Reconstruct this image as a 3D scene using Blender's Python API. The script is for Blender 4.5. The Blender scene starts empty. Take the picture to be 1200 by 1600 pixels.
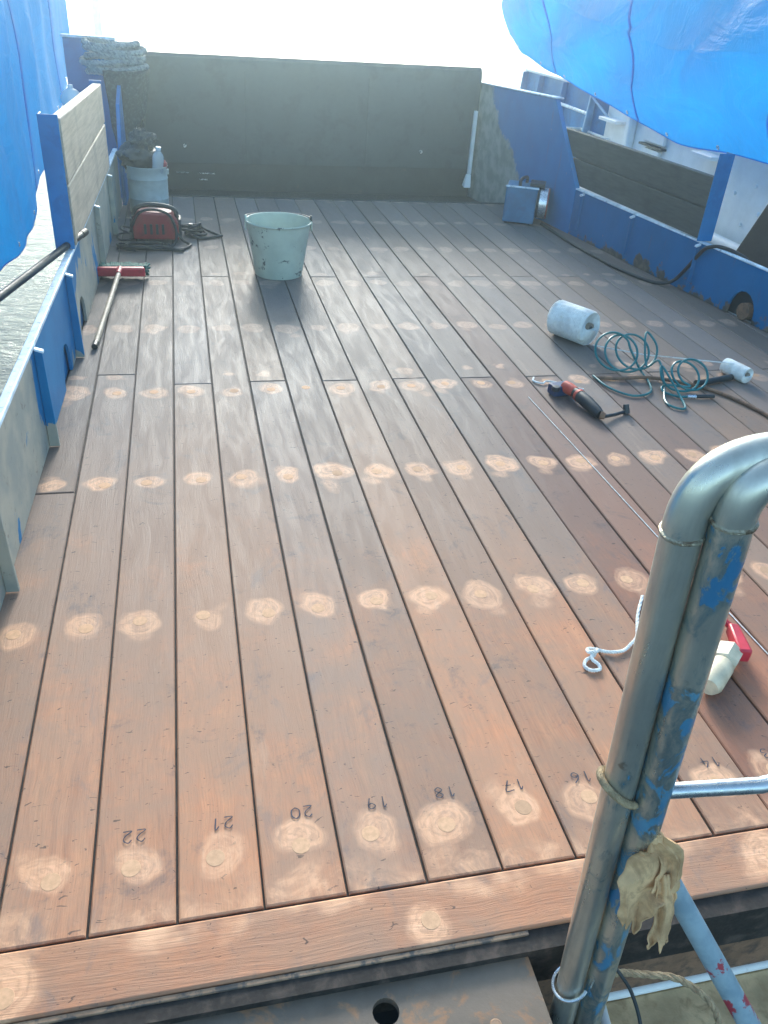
import bpy, math, random
from mathutils import Vector, Matrix, noise
R = math.radians
random.seed(7)
sc = bpy.context.scene
col = sc.collection

# ---------------------------------------------------------------- camera
H = 1.4
PITCH, ROLL, YAW = 0.567616, 0.080672, 0.258975
cam_d = bpy.data.cameras.new('camera')
cam = bpy.data.objects.new('camera', cam_d)
col.objects.link(cam)
cam_d.sensor_fit = 'VERTICAL'
cam_d.sensor_height = 32.0
cam_d.lens = 32.0 * 1273.54 / 1600
cam_d.clip_start = 0.02
cam_d.clip_end = 12000
fw = Vector((math.sin(YAW) * math.cos(PITCH), math.cos(YAW) * math.cos(PITCH), -math.sin(PITCH)))
rt = Vector((math.cos(YAW), -math.sin(YAW), 0))
up = rt.cross(fw)
r2 = rt * math.cos(ROLL) + up * math.sin(ROLL)
u2 = up * math.cos(ROLL) - rt * math.sin(ROLL)
m = Matrix((r2, u2, -fw)).transposed().to_4x4()
m.translation = (0, 0, H)
cam.matrix_world = m
sc.camera = cam

# ---------------------------------------------------------------- sky, sun, exposure
SUN_EL, SUN_AZ = 20.0, 6.0          # degrees; azimuth measured from +Y towards +X
w = bpy.data.worlds.new('World')
sc.world = w
w.use_nodes = True
wn = w.node_tree
sky = wn.nodes.new('ShaderNodeTexSky')
sky.sky_type = 'NISHITA'
sky.sun_disc = False
sky.sun_elevation = R(SUN_EL)
sky.sun_rotation = R(SUN_AZ)
sky.air_density = 1.0
sky.dust_density = 1.5
sky.ozone_density = 1.0
bg = wn.nodes['Background']
bg.inputs['Strength'].default_value = 0.15
tint = wn.nodes.new('ShaderNodeMix')        # camera white balance, the same over the whole sky
tint.data_type = 'RGBA'
tint.blend_type = 'MULTIPLY'
tint.inputs[0].default_value = 1.0
tint.inputs[7].default_value = (0.91, 1.03, 0.98, 1)
wn.links.new(sky.outputs[0], tint.inputs[6])
wn.links.new(tint.outputs[2], bg.inputs['Color'])
sun_d = bpy.data.lights.new('sun', 'SUN')
sun_d.energy = 1.5
sun_d.angle = R(14)
sun_d.color = (1.0, 0.98, 0.94)
sun = bpy.data.objects.new('sun', sun_d)
col.objects.link(sun)
sd = Vector((math.sin(R(SUN_AZ)) * math.cos(R(SUN_EL)), math.cos(R(SUN_AZ)) * math.cos(R(SUN_EL)), math.sin(R(SUN_EL))))
sun.rotation_euler = sd.to_track_quat('Z', 'Y').to_euler()
sun.location = sd * 20
sc.view_settings.view_transform = 'Standard'
sc.view_settings.look = 'None'
sc.view_settings.exposure = 1.8
sc.view_settings.gamma = 1.0
sc.render.engine = 'CYCLES'
sc.cycles.volume_bounces = 0
sc.cycles.max_bounces = 6


# ---------------------------------------------------------------- node helpers
class NT:
    def __init__(s, name):
        s.mat = bpy.data.materials.new(name)
        s.mat.use_nodes = True
        s.t = s.mat.node_tree
        s.b = s.t.nodes['Principled BSDF']
        s.out = s.t.nodes['Material Output']
        s._pos = None

    def n(s, typ, **kw):
        x = s.t.nodes.new(typ)
        for k, v in kw.items():
            setattr(x, k, v)
        return x

    def put(s, sock, v):
        if hasattr(v, 'is_linked') or isinstance(v, bpy.types.NodeSocket):
            s.t.links.new(v, sock)
        else:
            if isinstance(v, (tuple, list)) and len(v) == 3 and sock.type == 'RGBA':
                v = (*v, 1)
            sock.default_value = v

    def m(s, op, a, b=0.0, c=None):
        x = s.n('ShaderNodeMath', operation=op)
        s.put(x.inputs[0], a)
        s.put(x.inputs[1], b)
        if c is not None:
            s.put(x.inputs[2], c)
        return x.outputs[0]

    @property
    def pos(s):
        if s._pos is None:
            s._pos = s.n('ShaderNodeNewGeometry').outputs['Position']
        return s._pos

    def obj(s):
        return s.n('ShaderNodeTexCoord').outputs['Object']

    def sep(s, v):
        x = s.n('ShaderNodeSeparateXYZ')
        s.put(x.inputs[0], v)
        return x.outputs

    def comb(s, a, b, c):
        x = s.n('ShaderNodeCombineXYZ')
        for i, v in enumerate((a, b, c)):
            s.put(x.inputs[i], v)
        return x.outputs[0]

    def scale(s, v, sx, sy, sz):
        x = s.n('ShaderNodeVectorMath', operation='MULTIPLY')
        s.put(x.inputs[0], v)
        x.inputs[1].default_value = (sx, sy, sz)
        return x.outputs[0]

    def vadd(s, v, o):
        x = s.n('ShaderNodeVectorMath', operation='ADD')
        s.put(x.inputs[0], v)
        s.put(x.inputs[1], o)
        return x.outputs[0]

    def noise(s, v, sc_, det=4.0, rough=0.55, dist=0.0, out=0):
        x = s.n('ShaderNodeTexNoise')
        s.put(x.inputs['Vector'], v)
        x.inputs['Scale'].default_value = sc_
        x.inputs['Detail'].default_value = det
        x.inputs['Roughness'].default_value = rough
        x.inputs['Distortion'].default_value = dist
        return x.outputs[out]

    def mr(s, v, a, b, c=0.0, d=1.0, smooth=True):
        x = s.n('ShaderNodeMapRange')
        x.interpolation_type = 'SMOOTHSTEP' if smooth else 'LINEAR'
        s.put(x.inputs[0], v)
        for i, q in enumerate((a, b, c, d)):
            s.put(x.inputs[i + 1], q)
        return x.outputs[0]

    def mix(s, f, a, b, mode='MIX'):
        x = s.n('ShaderNodeMix', data_type='RGBA', blend_type=mode)
        s.put(x.inputs[0], f)
        s.put(x.inputs[6], a)
        s.put(x.inputs[7], b)
        return x.outputs[2]

    def ramp(s, v, stops):
        x = s.n('ShaderNodeValToRGB')
        e = x.color_ramp.elements
        while len(e) < len(stops):
            e.new(0.5)
        for el, (p, c) in zip(e, stops):
            el.position = p
            el.color = (*c, 1)
        s.put(x.inputs[0], v)
        return x.outputs[0]

    def bump(s, h, strength=0.3, dist=0.01):
        x = s.n('ShaderNodeBump')
        x.inputs['Strength'].default_value = strength
        x.inputs['Distance'].default_value = dist
        s.put(x.inputs['Height'], h)
        s.t.links.new(x.outputs[0], s.b.inputs['Normal'])

    def set(s, **kw):
        names = dict(base='Base Color', rough='Roughness', metal='Metallic', spec='Specular IOR Level', coat='Coat Weight',
                     trans='Transmission Weight', ior='IOR', sub='Subsurface Weight')
        for k, v in kw.items():
            s.put(s.b.inputs[names[k]], v)
        return s.mat


M = {}


def worn(name, c, c2=None, rough=0.5, metal=0.0, scale=9.0, var=0.25, bump=0.15, lo=0.45, hi=0.7, spec=0.5):
    """paint, rubber, cloth and so on: tone variation, a second colour coming through in patches, fine relief"""
    t = NT(name)
    p = t.obj()
    big = t.noise(p, scale, 6, 0.6)
    fine = t.noise(p, scale * 9, 4, 0.6)
    dark = tuple(x * (1 - var) for x in c)
    lite = tuple(min(1, x * (1 + var * 0.6)) for x in c)
    base = t.mix(t.mr(big, 0.3, 0.7), dark, lite)
    if c2:
        k = t.m('ADD', t.noise(p, scale * 1.7, 8, 0.65, 0.4), t.m('MULTIPLY', t.m('SUBTRACT', fine, 0.5), 0.12))
        base = t.mix(t.mr(k, lo, hi), base, c2)
    t.bump(t.m('ADD', big, t.m('MULTIPLY', fine, 0.5)), bump, 0.004)
    M[name] = t.set(base=base, rough=t.mr(fine, 0.2, 0.8, max(0.05, rough - 0.1), min(1, rough + 0.12)), metal=metal, spec=spec)
    return M[name]


# ---------------------------------------------------------------- wood
PW = 0.152          # plank pitch
X0 = -0.087 - 3 * PW    # left edge of the leftmost plank
ROW0, ROWD = 0.98, 0.702
SANDED = (0.76, 0.41, 0.24)


def wood(name, mode):
    t = NT(name)
    info = t.n('ShaderNodeObjectInfo')
    rnd = info.outputs['Random']
    x, y, z = t.sep(t.pos)[:3]
    off = t.comb(t.m('MULTIPLY', rnd, 31.0), t.m('MULTIPLY', rnd, 57.0), 0.0)
    pv = t.vadd(t.pos, off)
    along = (1, 0.05, 1) if mode == 'plank' else (0.05, 1, 1)
    al2 = (1, 0.16, 1) if mode == 'plank' else (0.16, 1, 1)
    warp = t.noise(pv, 3.0, 2, 0.5, 0, 1)
    wv = t.n('ShaderNodeVectorMath', operation='MULTIPLY_ADD')
    t.put(wv.inputs[0], warp)
    wv.inputs[1].default_value = (0.05, 0.05, 0)
    t.put(wv.inputs[2], pv)
    g1 = t.noise(t.scale(wv.outputs[0], *along), 75, 6, 0.65)
    g2 = t.noise(t.scale(wv.outputs[0], *al2), 26, 6, 0.6, 0.7)
    g0 = t.noise(t.scale(wv.outputs[0], *along), 300, 5, 0.7)
    blot = t.noise(pv, 4.5, 10, 0.72, 0.3)
    low = t.noise(t.pos, 1.1, 8, 0.66)
    base = t.ramp(g2, [(0.25, (0.40, 0.162, 0.085)), (0.45, (0.52, 0.225, 0.120)), (0.60, (0.57, 0.262, 0.142)), (0.78, (0.61, 0.30, 0.165))])
    base = t.mix(t.mr(g1, 0.35, 0.75, 0.0, 0.25), base, (0.20, 0.125, 0.085), 'MIX')
    base = t.mix(t.mr(g0, 0.45, 0.75, 0.0, 0.4), base, (0.20, 0.125, 0.09))
    base = t.mix(t.mr(g0, 0.42, 0.25, 0.0, 0.35), base, (0.56, 0.37, 0.24))
    # patches of grey weathering not yet scraped off; far darkening paints in light falloff
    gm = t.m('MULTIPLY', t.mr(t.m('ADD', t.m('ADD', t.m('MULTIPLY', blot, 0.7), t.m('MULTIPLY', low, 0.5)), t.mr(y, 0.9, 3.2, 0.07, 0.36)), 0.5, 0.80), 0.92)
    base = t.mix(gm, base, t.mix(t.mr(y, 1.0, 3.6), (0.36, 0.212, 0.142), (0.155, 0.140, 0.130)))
    # pale scraped streaks
    st = t.noise(t.vadd(t.scale(pv, *al2), (3.1, 7.7, 0)), 11, 9, 0.75, 0.5)
    base = t.mix(t.mr(st, 0.57, 0.74, 0, 0.36), base, (0.50, 0.35, 0.25))
    # dark stains and nicks
    sn = t.noise(t.vadd(pv, (9.3, 1.7, 0)), 6.5, 10, 0.74, 0.5)
    base = t.mix(t.mr(sn, 0.55, 0.68, 0, 0.5), base, (0.12, 0.105, 0.105))
    sm = t.noise(t.vadd(t.scale(pv, 1.0, 0.5, 1), (1.3, 4.7, 0)), 9, 9, 0.7, 0.9)
    base = t.mix(t.mr(sm, 0.545, 0.70, 0, 0.45), base, (0.175, 0.155, 0.15))
    nk = t.noise(t.vadd(t.scale(pv, 1.0, 2.2, 1), (2, 5, 0)), 42, 3, 0.5, 1.5)
    base = t.mix(t.mr(nk, 0.675, 0.715, 0, 0.75), base, (0.06, 0.048, 0.045))
    # tone of this board
    base = t.mix(1.0, base, info.outputs['Color'], 'MULTIPLY')
    spots = None
    dn = t.noise(t.pos, 11, 4, 0.55, 0, 1)
    dsx, dsy = t.sep(dn)[:2]
    lo2 = t.sep(t.noise(t.pos, 6.0, 2, 0.5, 0, 1))
    dx_n = t.m('ADD', t.m('MULTIPLY', t.m('SUBTRACT', dsx, 0.5), 0.045), t.m('MULTIPLY', t.m('SUBTRACT', lo2[0], 0.5), 0.07))
    dy_n = t.m('ADD', t.m('MULTIPLY', t.m('SUBTRACT', dsy, 0.5), 0.045), t.m('MULTIPLY', t.m('SUBTRACT', lo2[1], 0.5), 0.10))
    swirl = t.noise(t.pos, 16, 9, 0.7, 0.8)

    def spot(dx, dy, rad, soft):
        a = t.m('ADD', dx, dx_n)
        b = t.m('ADD', dy, dy_n)
        d = t.m('SQRT', t.m('ADD', t.m('MULTIPLY', a, a), t.m('MULTIPLY', b, b)))
        inner = t.m('SUBTRACT', rad, soft)
        core = t.mr(d, inner, rad, 1.0, 0.0)
        arc = t.noise(t.comb(t.m('MULTIPLY', t.m('ARCTAN2', b, a), 0.9), t.m('MULTIPLY', d, 120.0), t.m('MULTIPLY', t.m('FLOOR', t.m('MULTIPLY', x, 6.58)), 3.7)), 1.0, 3, 0.6)
        brush = t.mr(arc, 0.34, 0.58, 0.55, 1.0)
        core = t.m('MULTIPLY', core, brush)
        ringw = t.m('MULTIPLY_ADD', t.m('SINE', t.m('ADD', t.m('MULTIPLY', d, 330.0), t.m('MULTIPLY', swirl, 16.0))), 0.08, 0.92)
        return t.m('MULTIPLY', t.m('MULTIPLY', core, ringw), t.mr(swirl, 0.34, 0.54, 0.62, 1.0))

    if mode == 'plank':
        cx = t.m('DIVIDE', t.m('SUBTRACT', x, X0), PW)
        ix = t.m('FLOOR', cx)
        dx = t.m('MULTIPLY', t.m('SUBTRACT', t.m('SUBTRACT', cx, ix), 0.5), PW)
        for (r0, rd, seed, prob, r_lo, r_hi, ymin, ymax) in ((ROW0, ROWD, 3.3, 0.97, 0.050, 0.066, 0.0, 7.0), (3.245, 1.41, 8.1, 0.62, 0.028, 0.05, 2.9, 5.0)):
            ry = t.m('DIVIDE', t.m('SUBTRACT', y, r0), rd)
            iy = t.m('ROUND', ry)
            dy = t.m('MULTIPLY', t.m('SUBTRACT', ry, iy), rd)
            wnz = t.n('ShaderNodeTexWhiteNoise')
            wnz.noise_dimensions = '3D'
            t.put(wnz.inputs['Vector'], t.comb(ix, iy, seed))
            ra, rb, rc = t.sep(wnz.outputs['Color'])[:3]
            ex = t.m('SUBTRACT', dx, t.m('MULTIPLY', t.m('SUBTRACT', ra, 0.5), 0.016))
            ey = t.m('SUBTRACT', dy, t.m('MULTIPLY', t.m('SUBTRACT', rb, 0.5), 0.02))
            rad = t.m('ADD', t.m('MULTIPLY', rc, r_hi - r_lo), r_lo)
            k = spot(ex, ey, rad, 0.02)
            tail = spot(t.m('ADD', ex, t.m('MULTIPLY', t.m('SUBTRACT', rb, 0.5), 0.07)), t.m('ADD', ey, t.m('MULTIPLY', t.m('SUBTRACT', rc, 0.35), 0.13)), t.m('MULTIPLY', rad, 0.62), 0.03)
            k = t.m('MAXIMUM', k, t.m('MULTIPLY', tail, 0.6))
            keep = t.m('MULTIPLY', t.m('LESS_THAN', wnz.outputs['Value'], prob), t.m('MULTIPLY', t.m('GREATER_THAN', y, ymin), t.m('LESS_THAN', y, ymax)))
            k = t.m('MULTIPLY', k, t.m('MULTIPLY', keep, t.m('ADD', t.m('MULTIPLY', rb, 0.35), 0.6)))
            spots = k if spots is None else t.m('MAXIMUM', spots, k)
        # scraped ends next to the cross timber
        e = t.m('MULTIPLY', t.mr(t.m('ADD', y, t.m('MULTIPLY', dy_n, 1.6)), 0.862, 0.935, 1, 0), t.mr(swirl, 0.38, 0.68, 0.0, 0.75))
        spots = t.m('MAXIMUM', spots, e)
    else:
        for (px, py, rr) in ((0.345, 0.785, 0.05), (-0.37, 0.79, 0.075), (1.06, 0.80, 0.075), (0.82, 0.79, 0.05), (1.5, 0.79, 0.06)):
            k = spot(t.m('SUBTRACT', x, px), t.m('SUBTRACT', y, py), rr, 0.03)
            spots = k if spots is None else t.m('MAXIMUM', spots, k)
        e = t.m('MULTIPLY', t.mr(t.m('SUBTRACT', y, t.m('MULTIPLY', dy_n, 1.6)), 0.81, 0.85, 0, 1), t.mr(t.noise(t.pos, 6, 3), 0.42, 0.6, 0.0, 0.9))
        spots = t.m('MAXIMUM', spots, e)
    sc_col = t.mix(t.mr(g1, 0.3, 0.7), SANDED, (0.88, 0.50, 0.305))
    base = t.mix(t.m('MULTIPLY', spots, t.mr(y, 2.0, 4.6, 0.95, 0.42)), base, t.mix(t.mr(y, 2.0, 4.6, 0.0, 0.5), sc_col, (0.55, 0.47, 0.40)))
    t.bump(t.m('ADD', t.m('ADD', t.m('MULTIPLY', g1, 0.7), t.m('MULTIPLY', g2, 0.5)), t.m('MULTIPLY', g0, 0.5)), 0.4, 0.004)
    M[name] = t.set(base=base, rough=t.mr(g2, 0.3, 0.7, 0.60, 0.72), spec=0.25)


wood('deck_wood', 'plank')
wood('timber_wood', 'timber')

t = NT('guard_wood')
p = t.obj()
g = t.noise(t.scale(p, 1, 0.06, 1), 60, 6, 0.65)
b = t.noise(p, 5, 5)
c = t.ramp(g, [(0.3, (0.32, 0.26, 0.20)), (0.55, (0.47, 0.39, 0.30)), (0.75, (0.56, 0.47, 0.37))])
c = t.mix(t.mr(b, 0.5, 0.72, 0, 0.5), c, (0.20, 0.165, 0.135))
c = t.mix(1.0, c, t.n('ShaderNodeObjectInfo').outputs['Color'], 'MULTIPLY')
t.bump(g, 0.4, 0.004)
M['guard_wood'] = t.set(base=c, rough=0.7)

# plug of end grain wood
t = NT('plug_wood')
inf = t.n('ShaderNodeObjectInfo')
pn = t.noise(t.pos, 90, 4)
c = t.mix(t.mr(pn, 0.3, 0.7), (0.62, 0.36, 0.215), (0.74, 0.44, 0.265))
c = t.mix(t.mr(inf.outputs['Random'], 0.55, 1.0, 0, 0.6), c, (0.40, 0.245, 0.155))
M['plug_wood'] = t.set(base=c, rough=0.75, spec=0.1)

worn('caulk', (0.018, 0.014, 0.012), (0.07, 0.05, 0.04), rough=0.8, scale=14)
worn('blue_paint', (0.0, 0.18, 0.43), (0.0, 0.145, 0.36), rough=0.42, scale=5, var=0.15, lo=0.5, hi=0.62, spec=0.25)
t = NT('brace_paint')
zz = t.sep(t.pos)[2]
nn = t.noise(t.pos, 16, 7, 0.68)
c = t.mix(t.mr(t.noise(t.pos, 30, 6), 0.35, 0.65), (0.20, 0.275, 0.32), (0.28, 0.36, 0.40))
km = t.m('ADD', nn, t.mr(zz, 0.36, 0.16, -0.10, 0.10, False))
c = t.mix(t.mr(km, 0.555, 0.585), c, (0.34, 0.045, 0.06))
t.bump(nn, 0.3, 0.003)
M['brace_paint'] = t.set(base=c, rough=0.5, spec=0.3)
worn('light_blue_paint', (0.22, 0.46, 0.66), (0.10, 0.30, 0.55), rough=0.4, scale=6, lo=0.6, hi=0.66)
worn('white_paint', (0.84, 0.84, 0.82), (0.46, 0.40, 0.34), rough=0.45, scale=6, var=0.08, lo=0.66, hi=0.8)
worn('pale_edge', (0.62, 0.74, 0.82), (0.26, 0.36, 0.46), rough=0.5, scale=16, lo=0.55, hi=0.68)
worn('dark_steel', (0.026, 0.03, 0.033), (0.06, 0.045, 0.035), rough=0.5, scale=7, lo=0.6, hi=0.75)
worn('gate_grey', (0.030, 0.044, 0.055), (0.020, 0.030, 0.038), rough=0.5, scale=3, var=0.12, lo=0.5, hi=0.65)
worn('sill_steel', (0.16, 0.12, 0.09), (0.28, 0.15, 0.08), rough=0.65, metal=0.0, scale=7, lo=0.53, hi=0.62, bump=0.3)
worn('rust_lip', (0.33, 0.205, 0.13), (0.09, 0.075, 0.065), rough=0.75, scale=20, lo=0.45, hi=0.6, bump=0.4)
worn('black_rubber', (0.022, 0.023, 0.025), None, rough=0.55, scale=15)
worn('black_plastic', (0.028, 0.03, 0.032), (0.07, 0.07, 0.07), rough=0.45, scale=20, lo=0.6, hi=0.75)
worn('red_paint', (0.30, 0.016, 0.024), (0.16, 0.012, 0.018), rough=0.4, scale=10, lo=0.55, hi=0.7)
worn('red_plastic', (0.55, 0.03, 0.05), None, rough=0.4, scale=12)
worn('orange_red', (0.62, 0.09, 0.05), None, rough=0.4, scale=12)
worn('navy_plastic', (0.02, 0.05, 0.13), None, rough=0.45, scale=12)
worn('green_bristle', (0.03, 0.15, 0.12), (0.02, 0.09, 0.08), rough=0.8, scale=40, bump=0.6)
worn('handle_wood', (0.44, 0.36, 0.27), (0.30, 0.23, 0.17), rough=0.6, scale=18, lo=0.5, hi=0.6)
worn('mint_paint', (0.47, 0.53, 0.44), (0.085, 0.095, 0.085), rough=0.5, scale=8, lo=0.60, hi=0.66, var=0.12)
worn('drum_paint', (0.42, 0.50, 0.50), (0.30, 0.35, 0.35), rough=0.5, scale=5, lo=0.5, hi=0.7)
worn('twine', (0.78, 0.78, 0.74), (0.64, 0.61, 0.53), rough=0.8, scale=12, lo=0.5, hi=0.7, bump=0.4)
worn('string', (0.80, 0.79, 0.75), None, rough=0.8, scale=50)
worn('card_core', (0.30, 0.24, 0.18), (0.16, 0.12, 0.09), rough=0.85, scale=30)
worn('teal_hose', (0.010, 0.16, 0.17), None, rough=0.32, scale=20, var=0.15)
worn('jute', (0.40, 0.29, 0.17), (0.27, 0.19, 0.11), rough=0.85, scale=60, lo=0.45, hi=0.6, bump=0.6)
worn('cloth', (0.62, 0.375, 0.19), (0.42, 0.245, 0.12), rough=0.9, scale=14, lo=0.48, hi=0.64, bump=0.35)
worn('beige_coat', (0.64, 0.46, 0.26), (0.42, 0.28, 0.15), rough=0.7, scale=13, lo=0.48, hi=0.68, bump=0.5)
worn('cream_plastic', (0.66, 0.56, 0.39), None, rough=0.45, scale=20)
worn('box_blue', (0.012, 0.15, 0.30), (0.01, 0.10, 0.22), rough=0.4, scale=8, lo=0.5, hi=0.7)
worn('silver', (0.62, 0.64, 0.68), None, rough=0.3, metal=0.85, scale=12)
worn('galvanized', (0.56, 0.58, 0.60), (0.40, 0.42, 0.44), rough=0.28, metal=0.9, scale=9, lo=0.5, hi=0.7)
worn('weld_metal', (0.42, 0.37, 0.28), (0.16, 0.11, 0.07), rough=0.35, metal=0.7, scale=40, lo=0.48, hi=0.6, bump=0.8)
worn('net_dark', (0.045, 0.05, 0.052), (0.09, 0.10, 0.10), rough=0.9, scale=30, bump=0.8, lo=0.5, hi=0.6)
worn('hawser', (0.30, 0.33, 0.34), (0.16, 0.175, 0.18), rough=0.9, scale=25, bump=0.7, lo=0.48, hi=0.62)
worn('bag_dark', (0.03, 0.035, 0.035), (0.06, 0.062, 0.055), rough=0.4, scale=9, bump=0.4)
worn('ink', (0.055, 0.055, 0.075), None, rough=0.8, scale=40)
worn('copper_rust', (0.23, 0.125, 0.075), (0.09, 0.055, 0.04), rough=0.8, scale=18)
worn('walkway_paint', (0.55, 0.57, 0.58), (0.35, 0.30, 0.25), rough=0.6, scale=7, lo=0.58, hi=0.72)

# steel tube: brushed bare metal with old blue paint left on it
def pipe_mat(name, blue_amt):
    t = NT(name)
    p = t.obj()
    zc = t.sep(p)[2]
    st = t.noise(t.scale(p, 1, 1, 0.12), 60, 5, 0.6)
    big = t.noise(p, 7, 6, 0.6)
    base = t.mix(t.mr(big, 0.35, 0.65), (0.52, 0.50, 0.44), (0.66, 0.62, 0.52))
    base = t.mix(t.mr(st, 0.45, 0.7, 0, 0.5), base, (0.38, 0.365, 0.32))
    pn = t.noise(t.scale(p, 1, 1, 0.55), 26, 8, 0.68, 0.6)
    zmask = t.mr(zc, 0.25, 0.36, 0.0, 1.0)
    zmask = t.m('MULTIPLY', zmask, t.mr(zc, 0.60, 0.86, 1.0, 0.0))
    xm = t.mr(t.sep(p)[0], 0.0, 0.02, 0.0, 0.13)
    k = t.m('ADD', t.m('ADD', pn, t.m('MULTIPLY', zmask, 0.09)), xm)
    pm = t.mr(k, blue_amt, blue_amt + 0.03)
    thin = t.mr(k, blue_amt - 0.11, blue_amt + 0.01, 0.0, 0.7)
    base = t.mix(thin, base, (0.17, 0.27, 0.30))
    base = t.mix(pm, base, t.mix(t.mr(big, 0.35, 0.65), (0.03, 0.14, 0.27), (0.09, 0.23, 0.33)))
    wl = t.noise(t.vadd(p, (4, 4, 4)), 22, 4)
    base = t.mix(t.mr(wl, 0.66, 0.72, 0, 0.6), base, (0.15, 0.10, 0.06))
    t.bump(t.m('ADD', st, t.m('MULTIPLY', pm, 0.8)), 0.2, 0.002)
    M[name] = t.set(base=base, metal=t.mr(pm, 0, 1, 0.8, 0.0), rough=t.mr(st, 0.3, 0.7, 0.26, 0.42))
pipe_mat('steel_pipe', 0.86)
pipe_mat('steel_pipe_blue', 0.71)

# left bulwark: blue paint partly ground back to primer
t = NT('ground_back_paint')
x, y, z = t.sep(t.pos)[:3]
nn = t.noise(t.scale(t.pos, 1, 1.0, 0.45), 5.5, 6, 0.6, 0.8)
band = t.m('MULTIPLY', t.mr(y, 2.55, 3.0), t.mr(t.m('SUBTRACT', y, t.m('MULTIPLY', z, 1.5)), 3.15, 3.6, 1, 0))
k = t.m('ADD', t.m('MULTIPLY', t.m('SUBTRACT', nn, 0.5), 2.3), t.m('MULTIPLY', band, 0.8))
prim = t.mix(t.mr(t.noise(t.pos, 9, 6), 0.35, 0.65), (0.30, 0.315, 0.285), (0.42, 0.40, 0.33))
prim = t.mix(t.mr(t.noise(t.pos, 23, 6, 0.7), 0.58, 0.7, 0, 0.7), prim, (0.17, 0.14, 0.11))
blu = t.mix(t.mr(t.noise(t.pos, 6, 4), 0.3, 0.7), (0.0, 0.16, 0.37), (0.005, 0.20, 0.43))
c = t.mix(t.mr(k, 0.25, 0.30), prim, blu)
t.bump(t.m('ADD', t.noise(t.pos, 30, 4), t.mr(k, 0.36, 0.43)), 0.2, 0.003)
M['ground_back_paint'] = t.set(base=c, rough=0.5, spec=0.2)

# right stern plate: blue with sanded grey aft lower corner, enlarged and paled to paint in glare
t = NT('stern_plate_paint')
x, y, z = t.sep(t.pos)[:3]
nn = t.noise(t.pos, 4, 5, 0.6)
k = t.m('ADD', t.m('SUBTRACT', t.m('MULTIPLY', t.m('SUBTRACT', y, 6.2), 1.0), t.m('MULTIPLY', z, 1.15)), t.m('MULTIPLY', t.m('SUBTRACT', nn, 0.5), 0.5))
blu = t.mix(t.mr(t.noise(t.pos, 6, 4), 0.3, 0.7), (0.0, 0.16, 0.39), (0.0, 0.19, 0.44))
gry = t.mix(t.mr(t.noise(t.pos, 11, 6), 0.35, 0.65), (0.24, 0.24, 0.20), (0.42, 0.41, 0.36))
run = t.noise(t.scale(t.pos, 1, 1, 0.10), 22, 5, 0.6)
blu = t.mix(t.mr(run, 0.62, 0.76, 0, 0.5), blu, (0.10, 0.085, 0.07))
chip = t.noise(t.pos, 30, 5, 0.6)
blu = t.mix(t.mr(chip, 0.70, 0.73, 0, 0.8), blu, (0.24, 0.25, 0.25))
t.bump(t.m('ADD', t.m('MULTIPLY', t.noise(t.pos, 2.6, 2), 3.0), nn), 0.3, 0.01)
M['stern_plate_paint'] = t.set(base=t.mix(t.mr(k, 0.0, 0.07), blu, gry), rough=0.45, spec=0.25)

# right bulwark: blue, bare and rusty along the foot
t = NT('bulwark_blue')
x, y, z = t.sep(t.pos)[:3]
nn = t.noise(t.pos, 6, 6, 0.65)
k = t.m('SUBTRACT', t.m('MULTIPLY', t.m('SUBTRACT', nn, 0.42), 0.55), z)
blu = t.mix(t.mr(t.noise(t.pos, 5, 4), 0.3, 0.7), (0.0, 0.125, 0.29), (0.0, 0.145, 0.34))
gry = t.mix(t.mr(t.noise(t.pos, 16, 6), 0.35, 0.65), (0.07, 0.065, 0.055), (0.17, 0.13, 0.10))
run = t.noise(t.scale(t.pos, 1, 1, 0.10), 26, 5, 0.6)
blu = t.mix(t.mr(run, 0.60, 0.75, 0, 0.55), blu, (0.10, 0.075, 0.06))
chip = t.noise(t.pos, 38, 5, 0.6)
blu = t.mix(t.mr(chip, 0.70, 0.73, 0, 0.8), blu, (0.20, 0.22, 0.23))
t.bump(t.m('ADD', t.m('MULTIPLY', t.noise(t.pos, 3.2, 2), 3.0), t.noise(t.pos, 18, 5)), 0.35, 0.008)
M['bulwark_blue'] = t.set(base=t.mix(t.mr(k, 0.0, 0.03), blu, gry), rough=0.45, spec=0.2)

# tarpaulin: thin woven plastic, light comes through
t = NT('tarp_blue')
p = t.pos
wv = t.n('ShaderNodeTexWave')
wv.inputs['Scale'].default_value = 45
t.put(wv.inputs['Vector'], p)
nn = t.noise(p, 2.2, 5, 0.6)
c = t.mix(t.mr(nn, 0.3, 0.7), (0.0, 0.22, 0.60), (0.0, 0.29, 0.74))
t.set(base=c, rough=0.38, spec=0.12)
fine = t.noise(p, 9, 6, 0.7, 1.0)
rid = t.m('ABSOLUTE', t.m('SUBTRACT', t.noise(t.scale(p, 1, 0.55, 1.2), 2.6, 5, 0.62, 1.1), 0.5))
rid2 = t.m('ABSOLUTE', t.m('SUBTRACT', t.noise(t.scale(p, 1, 1.3, 0.5), 6.5, 4, 0.6, 0.8), 0.5))
crs = t.m('ADD', t.mr(rid, 0.0, 0.07, 1.0, 0.0), t.m('MULTIPLY', t.mr(rid2, 0.0, 0.05, 1.0, 0.0), 0.4))
px_, py_, pz_ = t.sep(p)[:3]
weave = t.m('ADD', t.m('SINE', t.m('MULTIPLY', py_, 900.0)), t.m('SINE', t.m('MULTIPLY', pz_, 900.0)))
t.bump(t.m('ADD', t.m('ADD', t.m('MULTIPLY', crs, 0.35), t.m('MULTIPLY', fine, 0.25)), t.m('MULTIPLY', weave, 0.01)), 0.6, 0.03)
c = t.mix(t.m('MULTIPLY', crs, 0.22), c, (0.0, 0.44, 0.90))
t.set(base=c)
tr = t.n('ShaderNodeBsdfTranslucent')
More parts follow.
